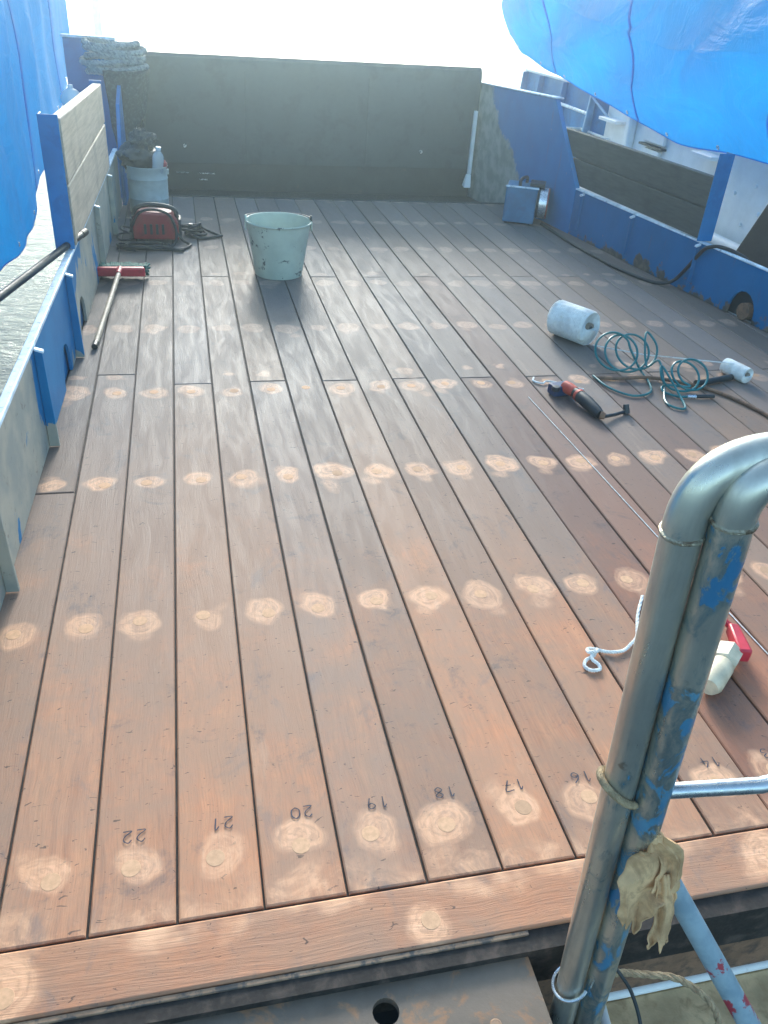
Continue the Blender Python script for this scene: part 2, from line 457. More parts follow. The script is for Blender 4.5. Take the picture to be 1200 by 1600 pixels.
t.put(tr.inputs['Color'], t.mix(0.5, c, (0.0, 0.46, 0.95)))
mx = t.n('ShaderNodeMixShader')
mx.inputs[0].default_value = 0.72
t.t.links.new(t.b.outputs[0], mx.inputs[1])
t.t.links.new(tr.outputs[0], mx.inputs[2])
t.t.links.new(mx.outputs[0], t.out.inputs['Surface'])
M['tarp_blue'] = t.mat

# water
t = NT('water')
pw = t.scale(t.pos, 1.0, 2.4, 1)
n1 = t.noise(pw, 2.6, 6, 0.62, 0.6)
n2 = t.noise(pw, 11, 4, 0.6, 0.3)
t.bump(t.m('ADD', n1, t.m('MULTIPLY', n2, 0.3)), 0.6, 0.09)
M['water'] = t.set(base=(0.10, 0.125, 0.14), rough=0.16, ior=1.33, spec=0.22)

# clear bottle
t = NT('clear_plastic')
M['clear_plastic'] = t.set(base=(0.80, 0.90, 0.96), rough=0.12, trans=0.6, ior=1.4)


# ---------------------------------------------------------------- mesh helpers
class MB:
    def __init__(s):
        s.v, s.f = [], []

    def add(s, vs, fs):
        o = len(s.v)
        s.v += [tuple(q) for q in vs]
        s.f += [tuple(i + o for i in f) for f in fs]
        return s

    def box(s, x0, x1, y0, y1, z0, z1):
        return s.add([(x0, y0, z0), (x1, y0, z0), (x1, y1, z0), (x0, y1, z0), (x0, y0, z1), (x1, y0, z1), (x1, y1, z1), (x0, y1, z1)],
                     [(0, 3, 2, 1), (4, 5, 6, 7), (0, 1, 5, 4), (1, 2, 6, 5), (2, 3, 7, 6), (3, 0, 4, 7)])

    def hexa(s, lo, hi):
        return s.add(list(lo) + list(hi), [(0, 3, 2, 1), (4, 5, 6, 7), (0, 1, 5, 4), (1, 2, 6, 5), (2, 3, 7, 6), (3, 0, 4, 7)])

    def prism(s, poly, fa, fb):
        """poly of 2D points; fa/fb map a 2D point to the two 3D faces"""
        n = len(poly)
        A = [fa(*q) for q in poly]
        B = [fb(*q) for q in poly]
        return s.add(A + B, [tuple(range(n))[::-1], tuple(range(n, 2 * n))] + [(i, (i + 1) % n, n + (i + 1) % n, n + i) for i in range(n)])

    def tube(s, path, r, seg=10, closed=False, caps=True):
        P = [Vector(q) for q in path]
        n = len(P)
        rr = r if isinstance(r, (list, tuple)) else [r] * n
        T = []
        for i in range(n):
            a = P[(i - 1) % n] if (closed or i > 0) else P[i]
            c_ = P[(i + 1) % n] if (closed or i < n - 1) else P[i]
            d = c_ - a
            T.append(d.normalized() if d.length > 1e-9 else Vector((0, 0, 1)))
        u = T[0].orthogonal().normalized()
        rings = []
        for i in range(n):
            u = (u - T[i] * u.dot(T[i]))
            u = u.normalized() if u.length > 1e-6 else T[i].orthogonal().normalized()
            v_ = T[i].cross(u)
            rings.append([P[i] + (u * math.cos(2 * math.pi * k / seg) + v_ * math.sin(2 * math.pi * k / seg)) * rr[i] for k in range(seg)])
        vs = [q for ring in rings for q in ring]
        fs = []
        m_ = n if closed else n - 1
        for i in range(m_):
            j = (i + 1) % n
            for k in range(seg):
                fs.append((i * seg + k, i * seg + (k + 1) % seg, j * seg + (k + 1) % seg, j * seg + k))
        if caps and not closed:
            fs.append(tuple(range(seg))[::-1])
            fs.append(tuple((n - 1) * seg + k for k in range(seg)))
        return s.add(vs, fs)

    def lathe(s, prof, seg=40, close=False, origin=(0, 0, 0), jitter=None):
        vs, fs = [], []
        ox, oy, oz = origin
        n = len(prof)
        for i, (r, z) in enumerate(prof):
            for k in range(seg):
                a = 2 * math.pi * k / seg
                q = r * (1 + (jitter(a, z) if jitter else 0))
                vs.append((ox + q * math.cos(a), oy + q * math.sin(a), oz + z))
        for i in range(n - 1 if not close else n):
            j = (i + 1) % n
            for k in range(seg):
                fs.append((i * seg + k, i * seg + (k + 1) % seg, j * seg + (k + 1) % seg, j * seg + k))
        if not close:
            if prof[0][0] > 1e-5:
                fs.append(tuple(range(seg))[::-1])
            if prof[-1][0] > 1e-5:
                fs.append(tuple((n - 1) * seg + k for k in range(seg)))
        return s.add(vs, fs)

    def build(s, name, mat, parent=None, smooth=40, bevel=0, mat_xf=None):
        me = bpy.data.meshes.new(name)
        me.from_pydata(s.v, [], s.f)
        me.update()
        if mat_xf is not None:
            me.transform(mat_xf)
        if smooth:
            me.shade_smooth()
            me.set_sharp_from_angle(angle=R(smooth))
        else:
            me.shade_flat()
        me.materials.append(M[mat] if isinstance(mat, str) else mat)
        o = bpy.data.objects.new(name, me)
        col.objects.link(o)
        if parent is not None:
            o.parent = parent
        if bevel:
            b_ = o.modifiers.new('bevel', 'BEVEL')
            b_.width = bevel
            b_.segments = 2
            b_.limit_method = 'ANGLE'
        return o


def tag(o, label=None, cat=None, group=None, kind=None):
    if label:
        o['label'] = label
    if cat:
        o['category'] = cat
    if group:
        o['group'] = group
    if kind:
        o['kind'] = kind
    return o


def thing(name, label, cat, loc=(0, 0, 0), group=None):
    o = bpy.data.objects.new(name, None)
    col.objects.link(o)
    o.location = loc
    o.empty_display_size = 0.05
    return tag(o, label, cat, group)


def catmull(pts, n=8, closed=False):
    P = [Vector(q) for q in pts]
    out = []
    m_ = len(P)
    for i in range(m_ if closed else m_ - 1):
        p1, p2 = P[i], P[(i + 1) % m_]
        p0 = P[i - 1] if (closed or i > 0) else p1 * 2 - p2
        p3 = P[(i + 2) % m_] if (closed or i + 2 < m_) else p2 * 2 - p1
        for k in range(n):
            t_ = k / n
            out.append(0.5 * ((2 * p1) + (p2 - p0) * t_ + (2 * p0 - 5 * p1 + 4 * p2 - p3) * t_ * t_ + (3 * p1 - p0 - 3 * p2 + p3) * t_ ** 3))
    if not closed:
        out.append(P[-1])
    return out


def clip(poly, a, b, c_):
    """keep the side a*x + b*y <= c_"""
    out = []
    for i in range(len(poly)):
        p_, q = poly[i], poly[(i + 1) % len(poly)]
        fp, fq = a * p_[0] + b * p_[1] - c_, a * q[0] + b * q[1] - c_
        if fp <= 0:
            out.append(p_)
        if fp * fq < 0:
            k = fp / (fp - fq)
            out.append((p_[0] + (q[0] - p_[0]) * k, p_[1] + (q[1] - p_[1]) * k))
    return out


def XL(y):      # inner face of the left bulwark
    return -0.52 + (y - 1.8) * 0.02


def XR(y):      # inner face of the right bulwark
    return 2.6 + (6.5 - y) * 0.138


DECK_Y0, DECK_Y1 = 0.857, 6.575

# ---------------------------------------------------------------- setting: water, hull, decks
SEA = -1.15
sea = MB().add([(-4000, -4000, SEA), (4000, -4000, SEA), (4000, 4000, SEA), (-4000, 4000, SEA)], [(0, 1, 2, 3)]).build('sea', 'water', smooth=0)
tag(sea, kind='structure')

hull = MB()
hull.prism([(XL(-3) - 0.02, -3.0), (3.75, -3.0), (3.75, 7.42), (XL(7.4) - 0.02, 7.42)], lambda a, b: (a, b, -0.78), lambda a, b: (a * 0.97 + 0.05, b, SEA - 0.5))
hull = hull.build('hull', 'dark_steel', smooth=0)
tag(hull, 'dark steel hull of the boat under the wooden deck', 'hull')

low = MB().box(-0.545, 3.75, -3.0, 7.42, -0.78, -0.6).build('lower_deck', 'dark_steel', smooth=0)
tag(low, kind='structure')

deck = MB()
sub = [(-0.56, 0.70), (3.35, 0.70), (3.35, 0.9), (XR(6.6) + 0.02, 6.6), (XL(6.6) - 0.02, 6.6), (-0.56, 1.0)]
deck.prism(sub, lambda a, b: (a, b, -0.12), lambda a, b: (a, b, -0.0085))
deck = deck.build('deck', 'caulk', smooth=0)
tag(deck, 'weathered wooden work deck with dark caulked seams', kind='structure')

# each board is an object; butts alternate between even and odd boards
GAP = 0.0026
n_planks = 26
plank_at = {}
for i in range(n_planks):
    xa, xb = X0 + i * PW + GAP, X0 + (i + 1) * PW - GAP
    sk = [random.uniform(-0.0014, 0.0014) for _ in range(4)]
    num = 24 - i
    if i == 0:
        cuts = [2.345, 5.2]
    elif i == 1:
        cuts = [3.27, 5.9]
    elif num % 2:
        cuts = [3.155]
    else:
        cuts = [4.61]
    ys = [DECK_Y0] + [q + random.uniform(-.012, .012) for q in cuts] + [DECK_Y1]
    for a, b in zip(ys[:-1], ys[1:]):
        ya, yb = a + 0.0022, b - 0.0022
        po = [(xa + sk[0], ya), (xb + sk[1], ya), (xb + sk[2], yb), (xa + sk[3], yb)]
        po = clip(po, 1, 0.138, 2.6 + 6.5 * 0.138 + 0.02)
        po = clip(po, -1, 0.02, 0.52 + 1.8 * 0.02 + 0.012)
        if len(po) < 3:
            continue
        area = abs(sum(po[k][0] * po[(k + 1) % len(po)][1] - po[(k + 1) % len(po)][0] * po[k][1] for k in range(len(po)))) / 2
        if area < 0.004:
            continue
        cx = sum(q[0] for q in po) / len(po)
        cy = sum(q[1] for q in po) / len(po)
        dz = random.uniform(-0.0012, 0.0004)
        ch = 0.0028

        def inset(q):
            return (q[0] + (ch if q[0] < cx else -ch), q[1] + (ch if q[1] < cy else -ch))
        n = len(po)
        vs = [(q[0], q[1], -0.03) for q in po] + [(q[0], q[1], -0.003 + dz) for q in po] + [(*inset(q), dz) for q in po]
        fs = [tuple(range(n))[::-1], tuple(range(2 * n, 3 * n))]
        for k in range(n):
            j = (k + 1) % n
            fs += [(k, j, n + j, n + k), (n + k, n + j, 2 * n + j, 2 * n + k)]
        pl = MB().add(vs, fs).build('plank', 'deck_wood', deck, smooth=0)
        v = random.uniform(0.87, 1.13)
        warm = random.uniform(-0.08, 0.08)
        pl.color = (v * (1 + warm), v, v * (1 - warm), 1)
        if num == 13 and a < 2:
            pl.color = (0.66, 0.60, 0.64, 1)
        if num == 12 and a < 2:
            pl.color = (0.86, 0.74, 0.74, 1)
        if num in (11, 9) and a < 2:
            pl.color = (0.80, 0.74, 0.75, 1)
        plank_at.setdefault(num, []).append((ya, yb, pl, dz))

# cross timber closing the plank ends at the front
ct = MB()
for (xa, xb) in ((-0.56, 3.33),):
    z1 = 0.0
    ct.hexa([(xa, 0.738, -0.10), (xb, 0.738, -0.10), (xb, 0.853, -0.10), (xa, 0.853, -0.10)], [(xa, 0.738, z1), (xb, 0.738, z1), (xb, 0.853, z1), (xa, 0.853, z1)])
ct = ct.build('cross_timber', 'timber_wood', deck, smooth=30, bevel=0.004)
ct.color = (1.0, 0.97, 0.95, 1)

# wooden plugs over the bolts, one mesh shared
pm_ = MB().lathe([(0.0178, 0.0), (0.0178, 0.0003), (0.0174, 0.0005), (0.0, 0.0005)], 20)
plug0 = None
def plug(x, y, z, par):
    global plug0
    if plug0 is None:
        o = pm_.build('wood_plug', 'plug_wood', par, smooth=0)
        plug0 = o
    else:
        o = bpy.data.objects.new('wood_plug', plug0.data)
        col.objects.link(o)
        o.parent = par
    o.location = (x, y, z)
    o.rotation_euler.z = random.uniform(0, 6)
for num, lst in plank_at.items():
    i = 24 - num
    xc = X0 + (i + 0.5) * PW
    for k in range(7):
        y = ROW0 + k * ROWD + random.uniform(-0.01, 0.01)
        if y > 3.4:
            continue
        for (ya, yb, pl, dz) in lst:
            if ya + 0.03 < y < yb - 0.03:
                x = xc + random.uniform(-0.012, 0.012)
                if XL(y) + 0.03 < x < XR(y) - 0.05:
                    plug(x, y, dz, pl)
for (x, y) in ((0.355, 0.782), (-0.36, 0.775), (1.07, 0.785), (1.5, 0.78)):
    plug(x, y, 0.0, ct)

# hand written numbers, upside down as seen from the camera
STROKES = {'0': [[(0.5, 0), (0.1, .25), (0.1, .75), (.5, 1), (.9, .75), (.9, .25), (.5, 0)]],
           '1': [[(0.2, .75), (0.55, 1), (0.5, 0)]],
           '2': [[(0.1, .75), (.45, 1), (.9, .75), (.7, .4), (0.1, 0.03), (0.95, 0.0)]],
           '3': [[(0.1, .9), (.6, 1), (.85, .75), (.4, .52), (.9, .3), (.6, 0), (.1, .1)]],
           '4': [[(0.65, 1), (0.05, .4), (1, .42)], [(.65, .7), (.65, 0)]],
           '6': [[(0.8, 1), (.25, .6), (.1, .25), (.5, 0), (.9, .25), (.5, .5), (.15, .3)]],
           '7': [[(0, 1), (0.95, 1), (.35, 0)], [(.2, .5), (.8, .5)]],
           '8': [[(.5, .5), (.1, .75), (.5, 1), (.9, .75), (.5, .5), (.1, .25), (.5, 0), (.9, .25), (.5, .5)]],
           '9': [[(0.85, .7), (.5, .5), (.12, .75), (.5, 1), (.85, .8), (.75, .4), (.6, 0)]]}
def ribbon(mb, pts, wd, z):
    P = [Vector((a, b, 0)) for a, b in pts]
    L, Rr = [], []
    for i in range(len(P)):
        d = (P[min(i + 1, len(P) - 1)] - P[max(i - 1, 0)])
        d = d.normalized() if d.length > 1e-9 else Vector((1, 0, 0))
        nrm = Vector((-d.y, d.x, 0)) * wd * 0.5 * random.uniform(0.7, 1.15)
        L.append((P[i].x + nrm.x, P[i].y + nrm.y, z))
        Rr.append((P[i].x - nrm.x, P[i].y - nrm.y, z))
    n = len(P)
    mb.add(L + Rr, [(i, n + i, n + i + 1, i + 1) for i in range(n - 1)])
for num, cx, cy in ((22, -0.166, 1.043), (21, 0.0, 1.045), (20, 0.157, 1.045), (19, 0.312, 1.043), (18, 0.457, 1.046), (17, 0.608, 1.040), (16, 0.761, 1.036), (14, 1.07, 1.028), (13, 1.225, 1.03)):
    mb = MB()
    hgt, wid = 0.026, 0.019
    for d, ch in enumerate(str(num)):
        for st in STROKES[ch]:
            pts = [((q[0] + d * 1.35) * wid - 1.17 * wid, (q[1] - .5) * hgt) for q in st]
            pts = [(cx - a + random.uniform(-.0006, .0006), cy - b + random.uniform(-.0006, .0006)) for a, b in pts]
            sm = [(q.x, q.y) for q in catmull([(a, b, 0) for a, b in pts], 4)]
            ribbon(mb, sm, 0.0027, 0.0016)
    par = [q[2] for q in plank_at[num] if q[0] < 1.0][0]
    mb.build('written_number', 'ink', par, smooth=0)

# steel sill plate in front of the timber, with a round hole
sill = thing('sill_plate', 'rusty dark steel plate with a round hole below the cross timber', 'steel plate', (0.1, 0.66, -0.05))
SX = 0.515
hx, hy, hr = 0.246, 0.655, 0.0225
ring = 24
vs, fs = [], []
x0_, x1_, y0_, y1_ = -0.56, SX, 0.30, 0.727
sq = [(x0_, y0_), (x1_ + 0.0, y0_), (x1_ + 0.012, y1_), (x0_, y1_)]
def ray_sq(a):
    dx, dy = math.cos(a), math.sin(a)
    ts = []
    if dx > 1e-9: ts.append((x1_ - hx) / dx)
    if dx < -1e-9: ts.append((x0_ - hx) / dx)
    if dy > 1e-9: ts.append((y1_ - hy) / dy)
    if dy < -1e-9: ts.append((y0_ - hy) / dy)
    k = min(ts)
    return (hx + dx * k, hy + dy * k)
angs = sorted([2 * math.pi * k / ring for k in range(ring)] + [math.atan2(b - hy, a - hx) % (2 * math.pi) for a, b in ((x0_, y0_), (x1_, y0_), (x1_, y1_), (x0_, y1_))])
n = len(angs)
mb = MB()
zt, zb = -0.024, -0.040
V = [(hx + hr * math.cos(a), hy + hr * math.sin(a), zt) for a in angs] + [(*ray_sq(a), zt) for a in angs] + [(hx + hr * math.cos(a), hy + hr * math.sin(a), zb) for a in angs] + [(*ray_sq(a), zb) for a in angs]
F = []
for i in range(n):
    j = (i + 1) % n
    F += [(i, n + i, n + j, j), (2 * n + i, 2 * n + j, 3 * n + j, 3 * n + i), (i, j, 2 * n + j, 2 * n + i), (n + i, 3 * n + i, 3 * n + j, n + j)]
mb.add(V, F)
o = mb.build('plate', 'sill_steel', None, smooth=0)
def adopt(o, par):
    o.parent = par
    o.matrix_parent_inverse = Matrix.Translation(par.location).inverted()
adopt(o, sill)
lip = MB().box(-0.56, SX + 0.01, 0.7275, 0.7365, -0.09, -0.0045)
lip.box(-0.56, SX + 0.01, 0.7165, 0.7265, -0.0235, -0.016)
o = lip.build('edge_flange', 'rust_lip', None, smooth=0, bevel=0.0015)
adopt(o, sill)
for bx_ in (-0.2, 0.05, 0.42):
    o = MB().lathe([(0.011, 0), (0.011, 0.003), (0.008, 0.006), (0, 0.0065)], 12).build('rivet', 'rust_lip', None)
    o.location = (bx_, 0.60, zt)
    adopt(o, sill)

# beige lined recess with a white edged coaming at bottom right
coam = thing('hatch_coaming', 'beige coated hatch coaming with a white painted edge below the railing', 'coaming', (1.1, 0.6, -0.5))
o = MB().prism([(0.70, 0.30), (0.745, 0.748), (2.6, 0.748), (2.6, 0.30)], lambda a, b: (a, b, -0.6), lambda a, b: (a, b, -0.362)).build('body', 'beige_coat', None, smooth=30, bevel=0.006)
adopt(o, coam)
mb = MB()
mb.tube(catmull([(0.71, 0.35, -0.355), (0.75, 0.742, -0.352), (0.80, 0.752, -0.352), (2.6, 0.752, -0.352)], 10), 0.0105, 10)
o = mb.build('painted_edge', 'white_paint', None)
adopt(o, coam)
o = MB().box(0.52, 2.6, 0.753, 0.775, -0.6, -0.122).build('front_web', 'copper_rust', None, smooth=0)
adopt(o, coam)
o = MB().box(0.53, 2.6, 0.728, 0.7365, -0.075, -0.012).build('edge_flange', 'rust_lip', None, smooth=0, bevel=0.0015)
adopt(o, coam)

# ---------------------------------------------------------------- left bulwark
def arch(y, wd, h, n=8):
    return [(y - wd / 2, 0.002)] + [(y - wd / 2 * math.cos(math.pi * k / n), 0.03 + (h - 0.03) * math.sin(math.pi * k / n)) for k in range(n + 1)] + [(y + wd / 2, 0.002)]
lb = thing('bulwark', 'low blue and bare grey steel bulwark along the left of the deck', 'bulwark', (-0.5, 3.5, 0))
poly = [(0.2, 0.002)]
for ys_ in (1.15, 3.22, 3.80):
    poly += arch(ys_, 0.20, 0.15)
poly += [(6.25, 0.002), (6.25, 0.36), (0.2, 0.36)]
o = MB().prism(poly, lambda a, b: (XL(a), a, b), lambda a, b: (XL(a) - 0.012, a, b)).build('plate', 'ground_back_paint', None, smooth=30)
adopt(o, lb)
o = MB().hexa([(XL(.2) - .026, .2, .3605), (XL(.2) + .006, .2, .3605), (XL(6.25) + .006, 6.25, .3605), (XL(6.25) - .026, 6.25, .3605)],
              [(XL(.2) - .024, .2, .374), (XL(.2) + .004, .2, .374), (XL(6.25) + .004, 6.25, .374), (XL(6.25) - .024, 6.25, .374)]).build('cap_rail', 'pale_edge', None, smooth=30, bevel=0.003)
adopt(o, lb)
for yb_ in (1.85, 2.66, 3.46, 4.65, 5.45):
    x = XL(yb_)
    mb = MB().hexa([(x + .001, yb_ - .007, .003), (x + .034, yb_ - .007, .003), (x + .034, yb_ + .007, .003), (x + .001, yb_ + .007, .003)],
                   [(x + .001, yb_ - .007, .358), (x + .026, yb_ - .007, .345), (x + .026, yb_ + .007, .345), (x + .001, yb_ + .007, .358)])
    o = mb.build('bracket', 'ground_back_paint', None, smooth=0, bevel=0.002)
    adopt(o, lb)
    br = o
    o = MB().hexa([(x + .002, yb_ - .012, .352), (x + .031, yb_ - .012, .342), (x + .031, yb_ + .012, .342), (x + .002, yb_ + .012, .352)],
                  [(x + .002, yb_ - .010, .359), (x + .030, yb_ - .010, .350), (x + .030, yb_ + .010, .350), (x + .002, yb_ + .010, .359)]).build('bracket_cap', 'pale_edge', br, smooth=0, bevel=0.002)
# outboard side below the bulwark
o = MB().prism([(0.2, -0.78), (6.25, -0.78), (6.25, 0.22), (0.2, 0.22)], lambda a, b: (XL(a) - 0.02, a, b), lambda a, b: (XL(a) - 0.04, a, b)).build('side_plate', 'blue_paint', None, smooth=0)
adopt(o, lb)

# left guard boards held by a blue channel post
gl = thing('guard_board', 'pale weathered board guard standing on the left bulwark', 'board guard', (-0.5, 4.6, 0.375))
xo = -0.033
for k, (za, zb_) in enumerate(((0.376, 0.622), (0.628, 0.88))):
    def gx(y): return XL(y) + 0.012
    far = 5.55
    mb = MB().hexa([(gx(3.80) - .05, 3.80, za), (gx(3.80), 3.80, za), (gx(far), far, za), (gx(far) - .05, far, za)],
                   [(gx(3.80) - .05, 3.80, zb_), (gx(3.80), 3.80, zb_), (gx(far), far, zb_ - 0.045 * k), (gx(far) - .05, far, zb_ - 0.045 * k)])
    o = mb.build('plank', 'guard_wood', None, smooth=30, bevel=0.006)
    o.color = (1.0, 1.0, 1.0, 1)
    adopt(o, gl)
o = MB().box(-0.548, -0.470, 3.745, 3.755, 0.376, 0.90).box(-0.548, -0.54, 3.7555, 3.82, 0.376, 0.90).build('channel_post', 'blue_paint', None, smooth=0, bevel=0.002)
adopt(o, gl)
o = MB().box(-0.50, -0.432, 5.553, 5.563, 0.376, 0.85).build('channel_post', 'blue_paint', None, smooth=0, bevel=0.002)
adopt(o, gl)

# left stern plate and wing
ls = thing('stern_plate', 'blue steel stern plate at the left end of the grey gate', 'steel plate', (-0.42, 6.9, 0))
pl_ = [(6.26, -0.1), (7.42, -0.1), (7.42, 0.78), (6.9, 0.78), (6.45, 0.62), (6.26, 0.30)]
o = MB().prism(pl_, lambda a, b: (-0.40 + (a - 6.26) * 0.02, a, b), lambda a, b: (-0.425 + (a - 6.26) * 0.02, a, b)).build('plate', 'blue_paint', None, smooth=0, bevel=0.003)
adopt(o, ls)
o = MB().box(-0.82, -0.44, 7.40, 7.42, -0.6, 0.945).build('wing_plate', 'blue_paint', None, smooth=0, bevel=0.003)
adopt(o, ls)
o = MB().box(-0.83, -0.44, 7.385, 7.435, 0.946, 0.965).build('wing_cap', 'pale_edge', None, smooth=0, bevel=0.003)
adopt(o, ls)

# ---------------------------------------------------------------- right bulwark
rb = thing('bulwark', 'low deep blue steel bulwark along the right of the deck', 'bulwark', (2.9, 4.5, 0))
def rarch(y, wd, h, n=8): return arch(y, wd, h, n)
poly = [(0.9, 0.002)] + arch(3.86, 0.2, 0.15) + [(5.66, 0.002), (5.66, 0.305), (0.9, 0.265)]
o = MB().prism(poly, lambda a, b: (XR(a), a, b), lambda a, b: (XR(a) + 0.012, a, b)).build('plate', 'bulwark_blue', None, smooth=30)
adopt(o, rb)
o = MB().hexa([(XR(.9) - .006, .9, .2655), (XR(.9) + .026, .9, .2655), (XR(5.66) + .026, 5.66, .3055), (XR(5.66) - .006, 5.66, .3055)],
              [(XR(.9) - .004, .9, .276), (XR(.9) + .024, .9, .276), (XR(5.66) + .024, 5.66, .316), (XR(5.66) - .004, 5.66, .316)]).build('cap_rail', 'pale_edge', None, smooth=30, bevel=0.003)
adopt(o, rb)
for yb_ in (5.55, 4.95, 4.3, 3.2):
    x = XR(yb_)
    zt_ = 0.265 + (yb_ - .9) / 4.76 * .04
    o = MB().hexa([(x - .028, yb_ - .012, zt_ - .022), (x - .001, yb_ - .012, zt_ - .012), (x - .001, yb_ + .012, zt_ - .012), (x - .028, yb_ + .012, zt_ - .022)],
                  [(x - .028, yb_ - .010, zt_ - .012), (x - .001, yb_ - .010, zt_ - .002), (x - .001, yb_ + .010, zt_ - .002), (x - .028, yb_ + .010, zt_ - .012)]).build('bracket_cap', 'pale_edge', None, smooth=0)
    adopt(o, rb)
    o = MB().hexa([(x - .022, yb_ - .005, .05), (x - .001, yb_ - .005, .05), (x - .001, yb_ + .005, .05), (x - .022, yb_ + .005, .05)],
                  [(x - .022, yb_ - .005, zt_ - .023), (x - .001, yb_ - .005, zt_ - .014), (x - .001, yb_ + .005, zt_ - .014), (x - .022, yb_ + .005, zt_ - .023)]).build('bracket', 'bulwark_blue', None, smooth=0)
    adopt(o, rb)
o = MB().hexa([(XR(4.05) + .03, 4.05, .003), (XR(4.05) + .035, 4.05, .003), (XR(3.67) + .035, 3.67, .003), (XR(3.67) + .03, 3.67, .003)],
              [(XR(4.05) + .03, 4.05, .22), (XR(4.05) + .035, 4.05, .22), (XR(3.67) + .035, 3.67, .22), (XR(3.67) + .03, 3.67, .22)]).build('scupper_backing', 'dark_steel', None, smooth=0)
adopt(o, rb)
sp = MB().tube([(XR(3.83) - 0.012, 3.83, 0.05), (XR(3.83) + 0.029, 3.835, 0.05)], 0.046, 20)
o = sp.build('scupper_pipe', 'copper_rust', None)
adopt(o, rb)

rs = thing('stern_plate', 'tall blue steel stern plate with a corner scraped grey and glare painted in right of the gate', 'steel plate', (2.6, 6.4, 0))
pl_ = [(5.665, -0.1), (7.40, -0.1), (7.40, 0.80), (6.12, 0.83), (5.665, 0.318)]
o = MB().prism(pl_, lambda a, b: (XR(a) - 0.004, a, b), lambda a, b: (XR(a) + 0.03, a, b)).build('plate', 'stern_plate_paint', None, smooth=0, bevel=0.004)
adopt(o, rs)
o = MB().hexa([(XR(7.4) - .012, 7.4, .801), (XR(7.4) + .05, 7.4, .801), (XR(6.1) + .05, 6.1, .831), (XR(6.1) - .012, 6.1, .831)],
              [(XR(7.4) - .012, 7.4, .812), (XR(7.4) + .05, 7.4, .812), (XR(6.1) + .05, 6.1, .842), (XR(6.1) - .012, 6.1, .842)]).build('cap_rail', 'pale_edge', None, smooth=0, bevel=0.003)
adopt(o, rs)

gr = thing('guard_board', 'dark grey two board guard above the right bulwark', 'board guard', (2.85, 5, 0.3))
for k, (za, zb_) in enumerate(((0.0, 0.165), (0.171, 0.335))):
    y0_g, y1_g = 4.315, 5.655 + 0.14 * k
    b0 = 0.296
    def gz(y, q): return 0.278 + (y - .9) / 4.76 * .04 + 0.004 + q
    y1a = 5.69 + (za) * 0.88
    y1b = 5.69 + (zb_) * 0.88
    mb = MB().hexa([(XR(y0_g) + .0, y0_g, gz(y0_g, za)), (XR(y0_g) + .045, y0_g, gz(y0_g, za)), (XR(y1a) + .045, y1a, gz(y1a, za)), (XR(y1a), y1a, gz(y1a, za))],
                   [(XR(y0_g) + .0, y0_g, gz(y0_g, zb_)), (XR(y0_g) + .045, y0_g, gz(y0_g, zb_)), (XR(y1b) + .045, y1b, gz(y1b, zb_)), (XR(y1b), y1b, gz(y1b, zb_))])
    if k == 0 or True:
        mb.v = [(x + 0.034 if y > 5.6 else x, y, z) for (x, y, z) in mb.v]
    o = mb.build('plank', 'guard_wood', None, smooth=30, bevel=0.005)
    o.color = (0.17, 0.20, 0.22, 1)
    adopt(o, gr)
x = XR(4.29)
mb = MB().box(x - 0.03, x + 0.062, 4.296, 4.306, 0.306, 0.775).box(x + 0.052, x + 0.062, 4.3065, 4.37, 0.306, 0.775)
o = mb.build('channel_post', 'blue_paint', None, smooth=0, bevel=0.002)
adopt(o, gr)

# ---------------------------------------------------------------- stern gate
gt = thing('stern_gate', 'large dark grey stern gate closing the far end of the deck', 'gate', (1.05, 7.3, -0.1))
prof = [(7.30, 0.105), (7.30, 0.80), (7.315, 0.86), (7.35, 0.885), (7.39, 0.86), (7.40, 0.80), (7.40, 0.105)]
o = MB().prism(prof, lambda a, b: (-0.375, a, b), lambda a, b: (2.475, a, b + 0.03)).build('panel', 'gate_grey', None, smooth=35)
adopt(o, gt)
o = MB().hexa([(-.37, 7.312, -.5), (2.47, 7.312, -.5), (2.47, 7.41, -.5), (-.37, 7.41, -.5)], [(-.37, 7.312, .104), (2.47, 7.312, .134), (2.47, 7.41, .134), (-.37, 7.41, .104)]).build('sill_beam', 'dark_steel', None, smooth=0, bevel=0.004)
adopt(o, gt)
o = MB().box(-0.37, 2.58, 6.602, 7.33, -0.14, -0.10).build('recess_floor', 'dark_steel', None, smooth=0)
adopt(o, gt)
o = MB().box(-0.40, 2.585, 6.578, 6.60, -0.09, 0.006).build('deck_edge_bar', 'dark_steel', None, smooth=0, bevel=0.003)
adopt(o, gt)
for x in (0.52, 1.52):
    o = MB().box(x - 0.006, x + 0.006, 7.294, 7.2995, 0.13, 0.80).build('weld_seam', 'gate_grey', None, smooth=0, bevel=0.002)
    adopt(o, gt)
for (x, z, wd) in ((-0.05, 0.03, 0.10), (0.12, 0.028, 0.14), (0.13, -0.02, 0.07)):
    o = MB().box(x, x + wd, 7.300, 7.311, z, z + 0.008).build('weld_bar', 'galvanized', None, smooth=0)
    adopt(o, gt)
for (x, z) in ((0.03, 0.24), (2.0, 0.26)):
    o = MB().tube([(x, 7.30, z), (x, 7.285, z)], 0.014, 12).build('bolt', 'galvanized', None)
    adopt(o, gt)
